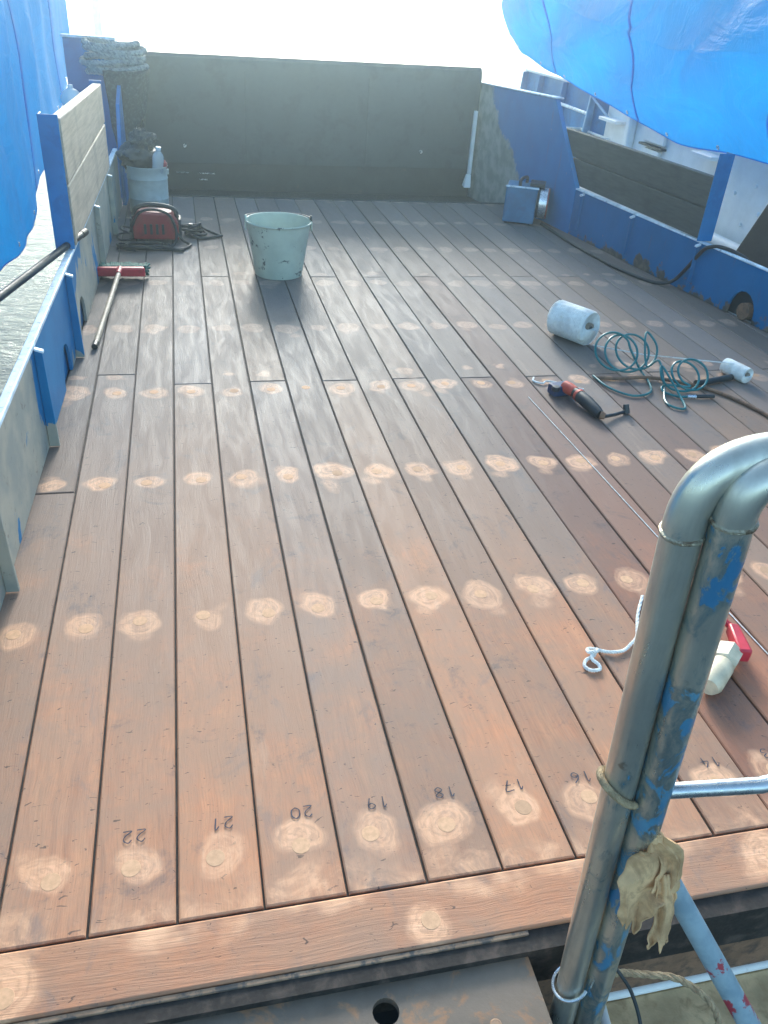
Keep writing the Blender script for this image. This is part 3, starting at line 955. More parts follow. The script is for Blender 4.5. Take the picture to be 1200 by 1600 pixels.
for (name, x, z0_, z1_, lab) in (('gate_guide', 2.445, 0.10, 0.60, 'thin white gate guide strip at the right end of the gate'), ('gate_guide', -0.335, 0.34, 0.58, 'short white gate guide strip behind the drum at left')):
    gd = thing(name, lab, 'guide strip', (x, 7.26, z0_))
    o = MB().box(x - 0.014, x + 0.014, 7.245, 7.285, z0_, z1_).build('strip', 'white_paint', None, smooth=0, bevel=0.004)
    adopt(o, gd)
    if x > 0:
        o = MB().hexa([(x - .06, 7.18, -.0), (x - .0, 7.18, .0), (x + .01, 7.28, .0), (x - .05, 7.28, .0)], [(x - .03, 7.24, .098), (x + .012, 7.24, .098), (x + .012, 7.285, .098), (x - .02, 7.285, .098)]).build('foot', 'white_paint', None, smooth=0, bevel=0.003)
        adopt(o, gd)
    else:
        o = MB().box(x - 0.02, x + 0.02, 7.29, 7.298, z0_, z1_).build('backing_bar', 'white_paint', None, smooth=0)
        adopt(o, gd)

# ---------------------------------------------------------------- right side outboard: walkway, outer bulwark
wk = MB().prism([(XR(0.9) + 0.03, 0.9), (3.62, 0.9), (3.62, 9.3), (XR(7.4) + 0.035, 9.3), (XR(7.4) + 0.035, 7.4)], lambda a, b: (a, b, -0.6), lambda a, b: (a, b, 0.085)).build('walkway', 'walkway_paint', smooth=0)
tag(wk, kind='structure')
ob = thing('outer_bulwark', 'outer ship side, white with a blue stern part, under the right tarp', 'bulwark', (3.6, 6, 0.085))
o = MB().box(3.6, 3.63, 0.9, 7.16, 0.086, 0.92).build('white_panel', 'white_paint', None, smooth=0)
adopt(o, ob)
o = MB().box(3.6, 3.63, 7.163, 9.2, 0.086, 0.79).build('blue_panel', 'blue_paint', None, smooth=0)
adopt(o, ob)
o = MB().box(3.585, 3.65, 7.165, 9.2, 0.791, 0.815).build('cap_rail', 'white_paint', None, smooth=0, bevel=0.004)
adopt(o, ob)
for y in (7.45, 8.1, 8.7, 9.15):
    o = MB().hexa([(3.50, y - .012, .10), (3.599, y - .012, .10), (3.599, y + .012, .10), (3.50, y + .012, .10)],
                  [(3.55, y - .012, .789), (3.599, y - .012, .789), (3.599, y + .012, .789), (3.55, y + .012, .789)]).build('stiffener', 'light_blue_paint' if y < 7.6 else 'blue_paint', None, smooth=0, bevel=0.002)
    adopt(o, ob)
o = MB().tube([(3.55, 7.44, 0.60), (3.55, 8.9, 0.62)], 0.014, 10).build('rail_tube', 'pale_edge', None)
adopt(o, ob)
o = MB().tube([(3.56, 7.44, 0.74), (3.56, 7.0, 0.60)], 0.010, 8).build('brace', 'light_blue_paint', None)
adopt(o, ob)
o = MB().box(3.53, 3.599, 6.60, 6.68, 0.09, 0.90).build('pilaster', 'white_paint', None, smooth=30, bevel=0.02)
adopt(o, ob)
o = MB().box(3.57, 3.599, 6.10, 6.42, 0.545, 0.80).build('locker_door', 'white_paint', None, smooth=0, bevel=0.006)
adopt(o, ob)
o = MB().box(3.55, 3.599, 6.08, 6.44, 0.515, 0.53).build('locker_sill', 'dark_steel', None, smooth=0)
adopt(o, ob)
o = MB().box(3.57, 3.599, 6.14, 6.38, 0.36, 0.50).build('locker_door', 'white_paint', None, smooth=0, bevel=0.006)
adopt(o, ob)
for (y0_, y1_, z, dp) in ((5.30, 5.56, 0.58, 0.12), (6.80, 7.12, 0.60, 0.10)):
    o = MB().box(3.6 - dp, 3.599, y0_, y1_, z, z + 0.025).build('shelf_bracket', 'white_paint', None, smooth=0, bevel=0.004)
    adopt(o, ob)
for (y, z) in ((4.9, .5), (4.8, .35), (4.6, .62), (4.95, .25), (5.1, .42), (5.8, .68), (4.7, .2)):
    o = MB().tube([(3.6, y, z), (3.585, y, z)], 0.013, 10).build('rivet', 'white_paint', None)
    adopt(o, ob)
tray = thing('tray', 'white framed tray with rusty inside under the right tarp', 'tray', (3.45, 7.35, 0.42))
mb = MB()
for a in (((3.36, 7.02), (3.59, 7.02)), ((3.36, 7.62), (3.59, 7.62)), ((3.36, 7.02), (3.36, 7.62)), ((3.585, 7.02), (3.585, 7.62))):
    mb.tube([(*a[0], 0.455), (*a[1], 0.455)], 0.012, 8)
o = mb.build('frame', 'white_paint', None); adopt(o, tray)
o = MB().box(3.365, 3.58, 7.03, 7.61, 0.435, 0.443).build('tray_bottom', 'copper_rust', None, smooth=0); adopt(o, tray)
pp = MB().tube([(3.52, 4.2, 0.125), (3.52, 5.35, 0.125)], 0.036, 14).build('side_pipe', 'white_paint')
tag(pp, 'white pipe lying at the foot of the outer white wall', 'pipe')
sl = MB().hexa([(3.22, 4.42, 0.19), (3.26, 4.42, 0.19), (3.26, 3.2, 0.05), (3.22, 3.2, 0.05)], [(3.28, 4.28, 0.60), (3.32, 4.28, 0.60), (3.32, 3.2, 0.66), (3.28, 3.2, 0.66)]).build('rubber_mat', 'black_rubber', smooth=30, bevel=0.006)
tag(sl, 'dark slab leaning behind the right bulwark at the picture edge', 'rubber mat')

# ---------------------------------------------------------------- tarpaulins
def lerp(tab, q):
    for (a, va), (b, vb) in zip(tab[:-1], tab[1:]):
        if q <= b:
            k = max(0, (q - a) / (b - a))
            k = k * k * (3 - 2 * k) * 0.5 + k * 0.5
            return va + (vb - va) * k
    return tab[-1][1]
def sheet(name, fn, nu, nv, mat, thick=0.003):
    vs = [fn(i / nu, j / nv) for i in range(nu + 1) for j in range(nv + 1)]
    fs = [(i * (nv + 1) + j, (i + 1) * (nv + 1) + j, (i + 1) * (nv + 1) + j + 1, i * (nv + 1) + j + 1) for i in range(nu) for j in range(nv)]
    o = MB().add(vs, fs).build(name, mat, smooth=80)
    return o
edgeR = [(1.5, 1.05), (3.2, 0.86), (4.33, 0.735), (5.28, 0.685), (6.39, 0.785), (7.5, 0.895), (8.35, 0.985), (8.75, 1.13)]
def tarpR(u, v):
    y = 1.5 + u * 7.25
    zb_ = lerp(edgeR, y)
    # cross-section: from the lower edge bulging inboard, up over a ridge and down outboard
    sect = [(0.0, 3.20, 0.0), (0.12, 3.08, 0.22), (0.3, 2.97, 0.55), (0.5, 3.0, 0.85), (0.68, 3.08, 1.05), (0.84, 3.2, 1.17), (1.0, 3.4, 1.24)]
    x = lerp([(a, b) for a, b, c_ in sect], v)
    dz = lerp([(a, c_) for a, b, c_ in sect], v)
    y += 0.25 * dz * (u - 0.8) * 0.3
    diag = math.sin((y * 1.3 + dz * 2.6) * 3.1 + 1.2 * noise.noise((y * .7, dz, 0))) * 0.022 * (0.35 + u * 1.3)
    diag += noise.noise((y * 1.4, dz * 2.2, 3.0)) * 0.06 * min(1, v * 6 + .25)
    rw = abs(noise.noise((y * 1.1 + dz * 0.9, dz * 1.7 - y * 0.5, 8.0)))
    diag += 0.016 * max(0, 1 - rw / 0.11) * min(1, v * 3)
    diag *= min(1, 0.25 + v * 5)
    e = 0.004 * math.sin(y * 7) * (1 - min(1, v * 5))
    return (x + diag, y, zb_ + dz * (0.9 + 0.12 * u) + e)
def tarp_thing(label, fn, nu, nv, loc, n_eye):
    th = thing('tarpaulin', label, 'tarpaulin', loc)
    o = sheet('sheet', fn, nu, nv, 'tarp_blue')
    adopt(o, th)
    hem = MB().tube([Vector(fn(k / 160, 0.0)) for k in range(161)], 0.004, 6).build('hem', 'tarp_blue', None)
    adopt(hem, th)
    for u in (0.16, 0.38, 0.60, 0.82):
        mb = MB()
        L_ = [Vector(fn(u - 0.0022, k / 60)) for k in range(61)]
        R_ = [Vector(fn(u + 0.0022, k / 60)) for k in range(61)]
        off = Vector((0.004 if L_[0].x < 0 else -0.004, 0, 0))
        mb.add([q + off for q in L_] + [q + off for q in R_], [(k, k + 1, 62 + k, 61 + k) for k in range(60)])
        sm_ = mb.build('seam_strip', 'tarp_blue', None, smooth=80)
        sm_.modifiers.new('solidify', 'SOLIDIFY').thickness = 0.0015
        adopt(sm_, th)
    for k in range(n_eye):
        u = (k + 0.5) / n_eye
        a, b, c2 = Vector(fn(u, 0.018)), Vector(fn(u + 0.002, 0.018)), Vector(fn(u, 0.024))
        nn_ = (b - a).cross(c2 - a).normalized()
        e1 = (b - a).normalized(); e2 = nn_.cross(e1)
        mb = MB().tube([a + (e1 * math.cos(q) + e2 * math.sin(q)) * 0.011 for q in [2 * math.pi * z_ / 14 for z_ in range(14)]], 0.0035, 6, closed=True)
        e = mb.build('eyelet', 'silver', None)
        adopt(e, th)
tarp_thing('bright blue tarpaulin bulging overhead above the right bulwark', tarpR, 300, 110, (3.2, 5, 0.7), 12)
edgeL = [(1.5, 0.0), (4.2, -0.02), (5.4, -0.08), (6.0, -0.05), (6.84, 0.10), (7.8, 0.30), (9.0, 0.52), (9.9, 0.60)]
def tarpL(u, v):
    y = 1.5 + u * 8.3
    zb_ = lerp(edgeL, y)
    z = zb_ + v * (2.7 - zb_)
    ph = y * 7.5 + 1.6 * noise.noise((y * .9, z * .4, 0))
    amp = 0.010 + 0.045 * v
    x = -1.0 - 0.12 * v * v + amp * math.sin(ph) + 0.4 * amp * math.sin(ph * 2.3 + 1 + z * .6) + 0.05 * noise.noise((y * .8, z * 1.3, 5)) - 0.10 * max(0, (5.4 - y) / 4)
    return (x, y, z + 0.004 * math.sin(ph * 0.7) * (1 - v))
tarp_thing('blue tarpaulin hanging in folds like a curtain at far left', tarpL, 220, 50, (-1.0, 5, 0), 12)

# pale post standing far off beyond the stern
po_ = MB().lathe([(0.12, -1.6), (0.12, 2.2), (0.14, 2.2), (0.14, 2.3), (0.0, 2.42)], 14).build('mooring_post', 'walkway_paint')
po_.location = (-2.25, 30, 0)
tag(po_, 'pale mooring post far off in the glare at top left', 'post')

# ---------------------------------------------------------------- far left clutter
hw = thing('rope_coil', 'thick grey hawser coiled on top of the left stern plate', 'rope coil', (-0.43, 6.95, 0.74))
for k in range(6):
    rr = (0.19, 0.20, 0.205, 0.195, 0.20, 0.18)[k]
    z = 0.03 + 0.036 * k
    n_ = 70
    base_ = [Vector((rr * math.cos(a) * (1 + .04 * math.sin(3 * a + k * 2)) + 0.012 * math.sin(k * 2.3), rr * math.sin(a) * 0.92, z + 0.012 * math.sin(2 * a + k * 1.7))) for a in [2 * math.pi * q / n_ for q in range(n_)]]
    mb = MB()
    for s_ in range(3):
        pts = []
        for q in range(n_):
            d = (base_[(q + 1) % n_] - base_[q - 1]).normalized()
            u = d.cross(Vector((0, 0, 1))).normalized(); v = d.cross(u)
            a = 2 * math.pi * (q * 14 / n_ + s_ / 3)
            pts.append(base_[q] + (u * math.cos(a) + v * math.sin(a)) * 0.0105)
        mb.tube(pts, 0.0125, 6, closed=True)
    mb.build('turn', 'hawser', hw)
net = MB()
vs, fs = [], []
nu, nv = 28, 20
for i in range(nu + 1):
    for j in range(nv + 1):
        a = -1.9 + 2.7 * i / nu
        v = j / nv
        rr = 0.235 - 0.03 * v + 0.02 * math.sin(a * 9 + v * 3) * v
        drop = 0.42 + 0.10 * math.sin(a * 3.3) + 0.05 * math.sin(a * 11)
        vs.append((-0.43 + rr * math.cos(a) * (0.95 - .25 * v), 6.95 + rr * math.sin(a), 0.80 - v * drop + 0.01 * noise.noise((a * 5, v * 6, 0))))
for i in range(nu):
    for j in range(nv):
        fs.append((i * (nv + 1) + j, (i + 1) * (nv + 1) + j, (i + 1) * (nv + 1) + j + 1, i * (nv + 1) + j + 1))
o = MB().add(vs, fs).build('fishing_net', 'net_dark', smooth=80)
so = o.modifiers.new('solidify', 'SOLIDIFY'); so.thickness = 0.014
tag(o, 'dark net hanging below the grey rope coil at left', 'net')
bo = thing('bright_gap_ball', 'round white ball standing in for a bright gap behind the left board guard', 'bright_gap_ball', (-0.735, 6.75, 0.60))  # added ball, stands in for bright sea showing through a gap
o = MB().lathe([(0.0, -0.075)] + [(0.075 * math.cos(a), 0.075 * math.sin(a)) for a in [(-80 + 10 * k) * math.pi / 180 for k in range(17)]] + [(0.0, 0.075)], 24).build('ball_body', 'white_paint', bo)
o = MB().lathe([(0.02, 0.068), (0.018, 0.095), (0.0, 0.1)], 12).build('ball_eye', 'white_paint', bo)

# drum with a bag and a bottle on top
dr = thing('drum', 'pale grey open drum in the far left corner', 'drum', (-0.235, 6.06, 0))
wallp = [(0.0, 0.004), (0.125, 0.002), (0.130, 0.01), (0.131, 0.10), (0.134, 0.105), (0.131, 0.11), (0.132, 0.225), (0.135, 0.231), (0.132, 0.237), (0.132, 0.295), (0.138, 0.303), (0.138, 0.309), (0.130, 0.309), (0.127, 0.295), (0.126, 0.02), (0.0, 0.015)]
o = MB().lathe(wallp, 40).build('shell', 'drum_paint', dr)
for s_ in (-1, 1):
    o = MB().box(s_ * 0.137 - 0.006, s_ * 0.137 + 0.006, -0.02, 0.02, 0.255, 0.285).build('handle_lug', 'drum_paint', dr, bevel=0.002)

def blob(cx, cy, cz, sx, sy, sz, seed, amp=0.22, fr=2.2, seg=36, rng=22):
    vs, fs = [], []
    for i in range(rng + 1):
        th = math.pi * i / rng
        for k in range(seg):
            a = 2 * math.pi * k / seg
            d = Vector((math.sin(th) * math.cos(a), math.sin(th) * math.sin(a), math.cos(th)))
            q = 1 + amp * noise.noise(d * fr + Vector((seed, seed, 0))) + amp * 0.5 * noise.noise(d * fr * 2.7 + Vector((0, seed, 0))) + amp * 0.25 * noise.noise(d * fr * 6 + Vector((0, seed, 1)))
            vs.append((cx + d.x * sx * q, cy + d.y * sy * q, cz + d.z * sz * q))
    for i in range(rng):
        for k in range(seg):
            fs.append((i * seg + k, (i + 1) * seg + k, (i + 1) * seg + (k + 1) % seg, i * seg + (k + 1) % seg))
    return MB().add(vs, fs)
bg_ = thing('rubbish_bag', 'dark lumpy bag stuffed into the pale drum', 'bag', (-0.27, 6.08, 0.3))
o = blob(-0.285, 6.08, 0.355, 0.125, 0.115, 0.085, 3.1, 0.3).build('bag_body', 'bag_dark', None, smooth=70); adopt(o, bg_)
o = blob(-0.255, 6.10, 0.455, 0.085, 0.08, 0.065, 8.4, 0.4).build('bag_top', 'net_dark', None, smooth=70); adopt(o, bg_)
bt = thing('bottle', 'clear plastic bottle standing in the pale drum', 'bottle', (-0.165, 6.0, 0.26))
o = MB().lathe([(0.0, 0.0), (0.036, 0.003), (0.038, 0.02), (0.036, 0.06), (0.038, 0.10), (0.034, 0.125), (0.018, 0.15), (0.014, 0.158), (0.014, 0.165), (0.0, 0.166)], 22).build('bottle_body', 'clear_plastic', bt)
o = MB().lathe([(0.0165, 0.160), (0.0165, 0.178), (0.0, 0.18)], 16).build('cap', 'pale_edge', bt)
bt.rotation_euler = (R(8), R(6), 0)
rg = blob(-0.125, 6.03, 0.315, 0.028, 0.03, 0.03, 5.5, 0.4, seg=18, rng=10).build('red_rag', 'red_paint', smooth=70)
tag(rg, 'small red rag at the rim of the pale drum', 'rag')

# welding machine
we = thing('welding_machine', 'red portable welding machine with black handle on the deck at left', 'welding machine', (-0.18, 5.37, 0), )
prof = [(-0.135, 0.018), (0.135, 0.018), (0.135, 0.118), (0.095, 0.168), (-0.105, 0.172), (-0.135, 0.130)]
o = MB().prism(prof, lambda a, b: (a, -0.085, b), lambda a, b: (a, 0.085, b)).build('case', 'red_paint', we, smooth=0, bevel=0.008)
case = o
for s_ in (-1, 1):
    pr = [(-0.083, 0.024), (0.083, 0.024), (0.083, 0.110), (0.06, 0.135), (-0.06, 0.135), (-0.083, 0.110)]
    o = MB().prism(pr, lambda a, b: (s_ * 0.136, a, b), lambda a, b: (s_ * 0.152, a * 0.93, b * .96 + .005)).build('end_panel', 'black_plastic', we, smooth=0, bevel=0.004)
o = MB().tube(catmull([(-0.13, 0, 0.13), (-0.115, 0, 0.180), (-0.05, 0, 0.203), (0.05, 0, 0.200), (0.115, 0, 0.178), (0.13, 0, 0.12)], 6), 0.014, 10).build('carry_handle', 'black_plastic', we)
for q in range(4):
    o = MB().box(-0.07 + q * 0.035, -0.055 + q * 0.035, -0.0905, -0.0855, 0.05, 0.11).build('vent_slot', 'black_plastic', case, smooth=0)
for (x, y) in ((-.11, -.07), (.11, -.07), (-.11, .07), (.11, .07)):
    o = MB().lathe([(0.013, 0.0), (0.012, 0.018)], 10).build('foot', 'black_rubber', we); o.location = (x, y, 0)
def coil(name, label, cx, cy, z0, loops, rx, ry, rad, mat, seed, tail=None, lift=0.03):
    rs_ = random.Random(seed)
    pts = []
    for k in range(loops * 12):
        a = 2 * math.pi * k / 12
        L = k // 12
        f = 0.75 + 0.35 * rs_.random() if k % 4 == 0 else 1.0
        pts.append((cx + rx * f * math.cos(a) + 0.03 * math.sin(L * 2.1), cy + ry * f * math.sin(a) + 0.02 * math.cos(L * 1.7), z0 + rad + lift * (0.5 + 0.5 * math.sin(a * 0.7 + L)) * (L / max(1, loops))))
    if tail:
        pts += tail
    o = MB().tube(catmull(pts, 5), rad, 8).build(name, mat)
    tag(o, label, 'cable')
    return o
coil('welding_cable', 'black welding cable looped on the deck in front of the red welder', -0.25, 5.17, 0, 3, 0.13, 0.075, 0.0085, 'black_rubber', 4, [(-0.05, 5.10, 0.01), (0.02, 5.20, 0.01), (-0.02, 5.26, 0.02), (-0.06, 5.29, 0.06)])
coil('earth_cable', 'black cable coil with a triangular loop right of the red welder', 0.045, 5.47, 0, 4, 0.05, 0.09, 0.008, 'black_rubber', 9, [(0.10, 5.62, 0.012), (0.205, 5.44, 0.01), (0.21, 5.42, 0.01), (0.09, 5.36, 0.01), (0.04, 5.36, 0.03)], lift=0.10)
coil('thin_cable', 'thin dark cable looped at the left of the red welder', -0.37, 5.38, 0, 2, 0.05, 0.09, 0.006, 'black_rubber', 11, [(-0.36, 5.25, 0.01), (-0.40, 5.12, 0.01), (-0.30, 5.06, 0.01)], lift=0.12)
o = MB().tube(catmull([(-0.34, 5.46, 0.01), (-0.33, 5.32, 0.06), (-0.28, 5.27, 0.17), (-0.20, 5.29, 0.195), (-0.10, 5.275, 0.17), (-0.06, 5.255, 0.08), (-0.08, 5.20, 0.01), (-0.16, 5.12, 0.01), (-0.02, 5.08, 0.01)], 7), 0.0085, 8).build('draped_cable', 'black_rubber')
tag(o, 'black cable draped over the front of the red welder', 'cable')
cl = thing('earth_clamp', 'dark welding clamp lying beside the red welder', 'clamp', (0.03, 5.45, 0.06))
for s_ in (-1, 1):
    o = MB().hexa([(-.06, s_ * .004, -.006), (.06, s_ * .018, -.006), (.06, s_ * .026, -.006), (-.06, s_ * .012, -.006)], [(-.06, s_ * .004, .012), (.06, s_ * .018, .012), (.06, s_ * .026, .012), (-.06, s_ * .012, .012)]).build('jaw', 'dark_steel', cl, smooth=0, bevel=0.002)
o = MB().tube([(0, 0, -0.012), (0, 0, 0.018)], 0.012, 12).build('spring', 'galvanized', cl)

# broom
br_ = thing('broom', 'broom with red head and green bristles lying by the left bulwark', 'broom', (-0.355, 4.5, 0))
o = MB().hexa([(-.13, -.012, .03), (.13, -.012, .03), (.13, .03, .03), (-.13, .03, .03)], [(-.125, -.018, .078), (.125, -.018, .078), (.125, .022, .078), (-.125, .022, .078)]).build('head', 'red_plastic', br_, smooth=30, bevel=0.008)
mb = MB()
rs_ = random.Random(5)
for k in range(34):
    for j in range(4):
        x = -0.135 + 0.27 * (k + .5) / 34
        y = 0.0 + j * 0.01
        ex, ey = x * 1.1 + rs_.uniform(-.006, .006), y + 0.085 + rs_.uniform(-.012, .012)
        mb.tube([(x, y + .02, 0.055 + .004 * j), (ex, ey, 0.012 + j * .016 + rs_.uniform(0, .008))], [0.0055, 0.0075], 5)
o = mb.build('bristles', 'green_bristle', br_)
tag(o, kind='stuff')
o = MB().tube([(0.0, -0.01, 0.062), (-0.062, -0.93, 0.013)], 0.0125, 12).build('handle', 'handle_wood', br_)
o = MB().tube([(0.002, 0.006, 0.066), (-0.005, -0.06, 0.06)], [0.019, 0.016], 12).build('socket', 'red_plastic', br_)
o = MB().tube([(-0.0605, -0.91, 0.0142), (-0.0635, -0.955, 0.0128)], 0.0135, 12).build('end_grip', 'black_plastic', br_)

# bucket
bu = thing('bucket', 'mint green painted metal bucket with dark scuffs in mid deck', 'bucket', (0.500, 4.66, 0))
def dent(a, z): return 0.006 * math.sin(2 * a + 1) + 0.004 * math.sin(5 * a + z * 9)
o = MB().lathe([(0.0, 0.014), (0.123, 0.012), (0.127, 0.0), (0.131, 0.002), (0.134, 0.02), (0.150, 0.12), (0.1715, 0.262), (0.176, 0.284), (0.182, 0.288), (0.184, 0.293), (0.181, 0.298), (0.176, 0.296), (0.168, 0.262), (0.146, 0.12), (0.128, 0.022), (0.0, 0.018)], 56, jitter=dent).build('shell', 'mint_paint', bu)
for s_ in (-1, 1):
    o = MB().tube([(s_ * 0.180, 0.0 + 0.018 * math.cos(a), 0.300 + 0.018 * math.sin(a)) for a in [2 * math.pi * k / 16 for k in range(16)]], 0.0055, 8, closed=True).build('ear', 'mint_paint' if s_ < 0 else 'dark_steel', bu)
    ear_ = o
    o = MB().box(s_ * 0.181 - 0.004, s_ * 0.181 + 0.004, -0.024, 0.024, 0.245, 0.292).build('ear_plate', 'mint_paint', ear_, smooth=0, bevel=0.002)
hp = [(0.178 * math.cos(a), 0.03 + 0.168 * math.sin(a), 0.304 - 0.012 * math.sin(a)) for a in [math.pi * k / 24 for k in range(25)]]
o = MB().tube(hp, 0.004, 8).build('bail', 'dark_steel', bu)

# blue machine case by the right bulwark
bb = thing('machine_case', 'dark blue boxy machine with a silver wheel at the far right corner', 'machine', (2.46, 6.02, 0))
bb.rotation_euler.z = R(-24)
o = MB().hexa([(-.115, -.13, .012), (.115, -.13, .012), (.115, .13, .012), (-.115, .13, .012)], [(-.115, -.13, .262), (.115, -.13, .262), (.115, .13, .262), (-.115, .13, .262)]).build('case', 'box_blue', bb, smooth=0, bevel=0.008)
o = MB().box(-.122, .122, -.138, -.131, .258, .270).build('front_rim', 'pale_edge', bb, smooth=0, bevel=0.002)
o = MB().tube(catmull([(-.02, -.08, .262), (-.02, -.07, .30), (0, 0, .31), (.02, .07, .30), (.02, .09, .262)], 6), 0.012, 8).build('carry_handle', 'black_plastic', bb)
o = MB().box(.05, .16, -.06, .10, .263, .285).build('top_panel', 'black_plastic', bb, smooth=0, bevel=0.004)
wheel = MB().tube([(.118, -0.02, .15), (.205, -0.02, .15)], 0.105, 28).build('drum_wheel', 'dark_steel', bb)
o = MB().tube([(.135, -0.02, .15), (.19, -0.02, .15)], 0.108, 28).build('silver_band', 'silver', wheel)
o = MB().tube([(.191, -0.02, .15), (.199, -0.02, .15)], 0.1075, 28).build('red_band', 'red_paint', wheel)
for (x, y) in ((-.09, -.1), (.09, -.1), (-.09, .1), (.09, .1)):
    o = MB().lathe([(0.012, 0.0), (0.012, 0.013)], 8).build('foot', 'black_rubber', bb); o.location = (x, y, 0)

# black cable running along the right bulwark, up and over its cap
pts = [(2.60, 5.90, 0.01), (2.60, 5.6, 0.012), (2.61, 5.3, 0.011), (2.64, 5.0, 0.011), (2.665, 4.78, 0.011), (2.73, 4.55, 0.011), (2.79, 4.46, 0.012), (2.86, 4.42, 0.035), (2.885, 4.36, 0.12), (2.895, 4.29, 0.22), (2.90, 4.22, 0.29), (2.94, 4.14, 0.312), (2.985, 4.0, 0.30), (3.02, 3.8, 0.25), (3.06, 3.5, 0.26), (3.10, 3.2, 0.24)]
o = MB().tube(catmull(pts, 7), 0.0105, 10).build('power_cable', 'black_rubber')
tag(o, 'black cable along the right bulwark climbing over its edge', 'cable')

# dark pole reaching out over the left bulwark
o = thing('boat_pole', 'dark pole lying across the left bulwark towards the water', 'pole', (-0.46, 3.95, 0.39))
q = MB().tube([(-0.450, 3.98, 0.388), (-0.74, 2.66, 0.405)], 0.015, 14).build('shaft', 'dark_steel', None); adopt(q, o)
q = MB().tube([(-0.447, 3.99, 0.388), (-0.459, 3.935, 0.389)], 0.0165, 14).build('end_ferrule', 'black_rubber', None); adopt(q, o)

# ---------------------------------------------------------------- deck tools
A = Vector((1.785, 3.675, 0.085)); B = Vector((1.888, 3.500, 0.085))
ax = (B - A).normalized()
sp_ = thing('twine_spool', 'large white twine spool lying on its side on the deck', 'twine spool', A.lerp(B, .5) - Vector((0, 0, .085)))
def along(a, b, prof, seg=40):
    d = (b - a)
    L = d.length
    d.normalize()
    P = [a + d * (L * t_) for t_, r in prof]
    return MB().tube(P, [r for t_, r in prof], seg, caps=True)
o = along(A, B, [(0, .03), (0, .078), (.04, .083), (.3, .0845), (.7, .0845), (.96, .083), (1.0, .079), (1.0, .026)], 44).build('windings', 'twine', None, smooth=50); adopt(o, sp_)
sp_body = o
# fine winding ridges
mb = MB()
u_ = ax.orthogonal().normalized(); v_ = ax.cross(u_)
L = (B - A).length
pts = []
for k in range(26 * 20):
    a = 2 * math.pi * k / 20
    s_ = k / (26 * 20)
    pts.append(A + ax * (L * (0.03 + .94 * s_) + 0.012 * math.sin(a)) + (u_ * math.cos(a) + v_ * math.sin(a)) * 0.0835)
o = MB().tube(pts, 0.0022, 5).build('outer_turns', 'string', sp_body)
o = MB().tube([B - ax * .02, B + ax * 0.002], 0.0265, 20).build('core', 'card_core', None); adopt(o, sp_)
o = MB().tube([B - ax * .01, B + ax * 0.003], 0.0125, 16).build('core_hole', 'black_rubber', None); adopt(o, sp_)
A2 = Vector((2.418, 3.135, 0.037)); B2 = Vector((2.452, 3.005, 0.037))
sr = thing('string_roll', 'small white roll of string near the right edge', 'string roll', (2.435, 3.07, 0))
ax2 = (B2 - A2).normalized()
o = along(A2, B2, [(0, .015), (0, .035), (.1, .037), (.9, .037), (1, .035), (1, .014)], 28).build('windings', 'twine', None, smooth=50); adopt(o, sr)
o = MB().tube([A2 - ax2 * .004, B2 + ax2 * .002], 0.0145, 16).build('core', 'card_core', None); adopt(o, sr)
rd = thing('short_bar', 'short dark pipe lying against the small string roll', 'pipe', (2.3, 3.05, 0))
o = MB().tube([(2.185, 2.985, 0.016), (2.40, 3.045, 0.016)], 0.0145, 14).build('pipe_body', 'dark_steel', None); adopt(o, rd)
o = MB().tube([(2.183, 2.9845, 0.016), (2.197, 2.9885, 0.016)], 0.0165, 14).build('collar', 'black_rubber', None); adopt(o, rd)
o = MB().tube([(1.905, 3.47, 0.012), (2.10, 3.32, 0.02), (2.425, 3.07, 0.07)], 0.0028, 6).build('taut_string', 'string')
tag(o, 'white string stretched from the large spool to the small roll', 'string')

# teal air hose in springy loops
def loop(cx, cy, cz, r, n_, tilt, yaw, start, turns):
    out = []
    for k in range(int(n_ * turns) + 1):
        a = start + 2 * math.pi * k / n_
        p_ = Vector((r * math.cos(a), r * math.sin(a), 0))
        p_.rotate(Matrix.Rotation(R(tilt), 3, 'X'))
        p_.rotate(Matrix.Rotation(R(yaw), 3, 'Z'))
        wob = 1 + 0.12 * math.sin(k * 0.37)
        out.append(Vector((cx, cy, max(0.007, cz + p_.z * wob))) + Vector((p_.x * wob + 0.0035 * k, p_.y, 0)))
    return out
pts = [(1.745, 3.12, 0.008), (1.76, 2.99, 0.008), (1.83, 2.90, 0.008), (1.93, 2.93, 0.008), (1.98, 3.05, 0.01), (1.99, 3.15, 0.02)]
pts += [tuple(q) for q in loop(1.86, 3.20, 0.085, 0.088, 12, 48, -12, 0.2, 3.2)]
pts += [(2.0, 3.12, 0.05), (2.03, 3.08, 0.09), (2.02, 2.98, 0.02), (1.96, 2.86, 0.008), (1.95, 2.79, 0.008), (2.0, 2.76, 0.008), (2.03, 2.86, 0.02)]
pts += [tuple(q) for q in loop(2.08, 2.99, 0.055, 0.075, 12, 38, -5, 2.5, 2.3)]
pts += [(2.02, 2.97, 0.02), (1.99, 2.93, 0.01), (2.03, 2.88, 0.008), (2.08, 2.87, 0.008)]
o = thing('air_hose', 'teal air hose in tangled springy loops beside the twine spool', 'hose', (1.95, 3.05, 0))
q = MB().tube(catmull(pts, 5), 0.0052, 8).build('hose_line', 'teal_hose', None); adopt(q, o)
q = MB().tube([(2.075, 2.871, 0.009), (2.115, 2.866, 0.009)], 0.008, 10).build('hose_fitting', 'silver', None); adopt(q, o)
q = MB().tube([(2.115, 2.866, 0.011), (2.20, 2.862, 0.011)], 0.0085, 10).build('hose_nozzle', 'black_plastic', None); adopt(q, o)
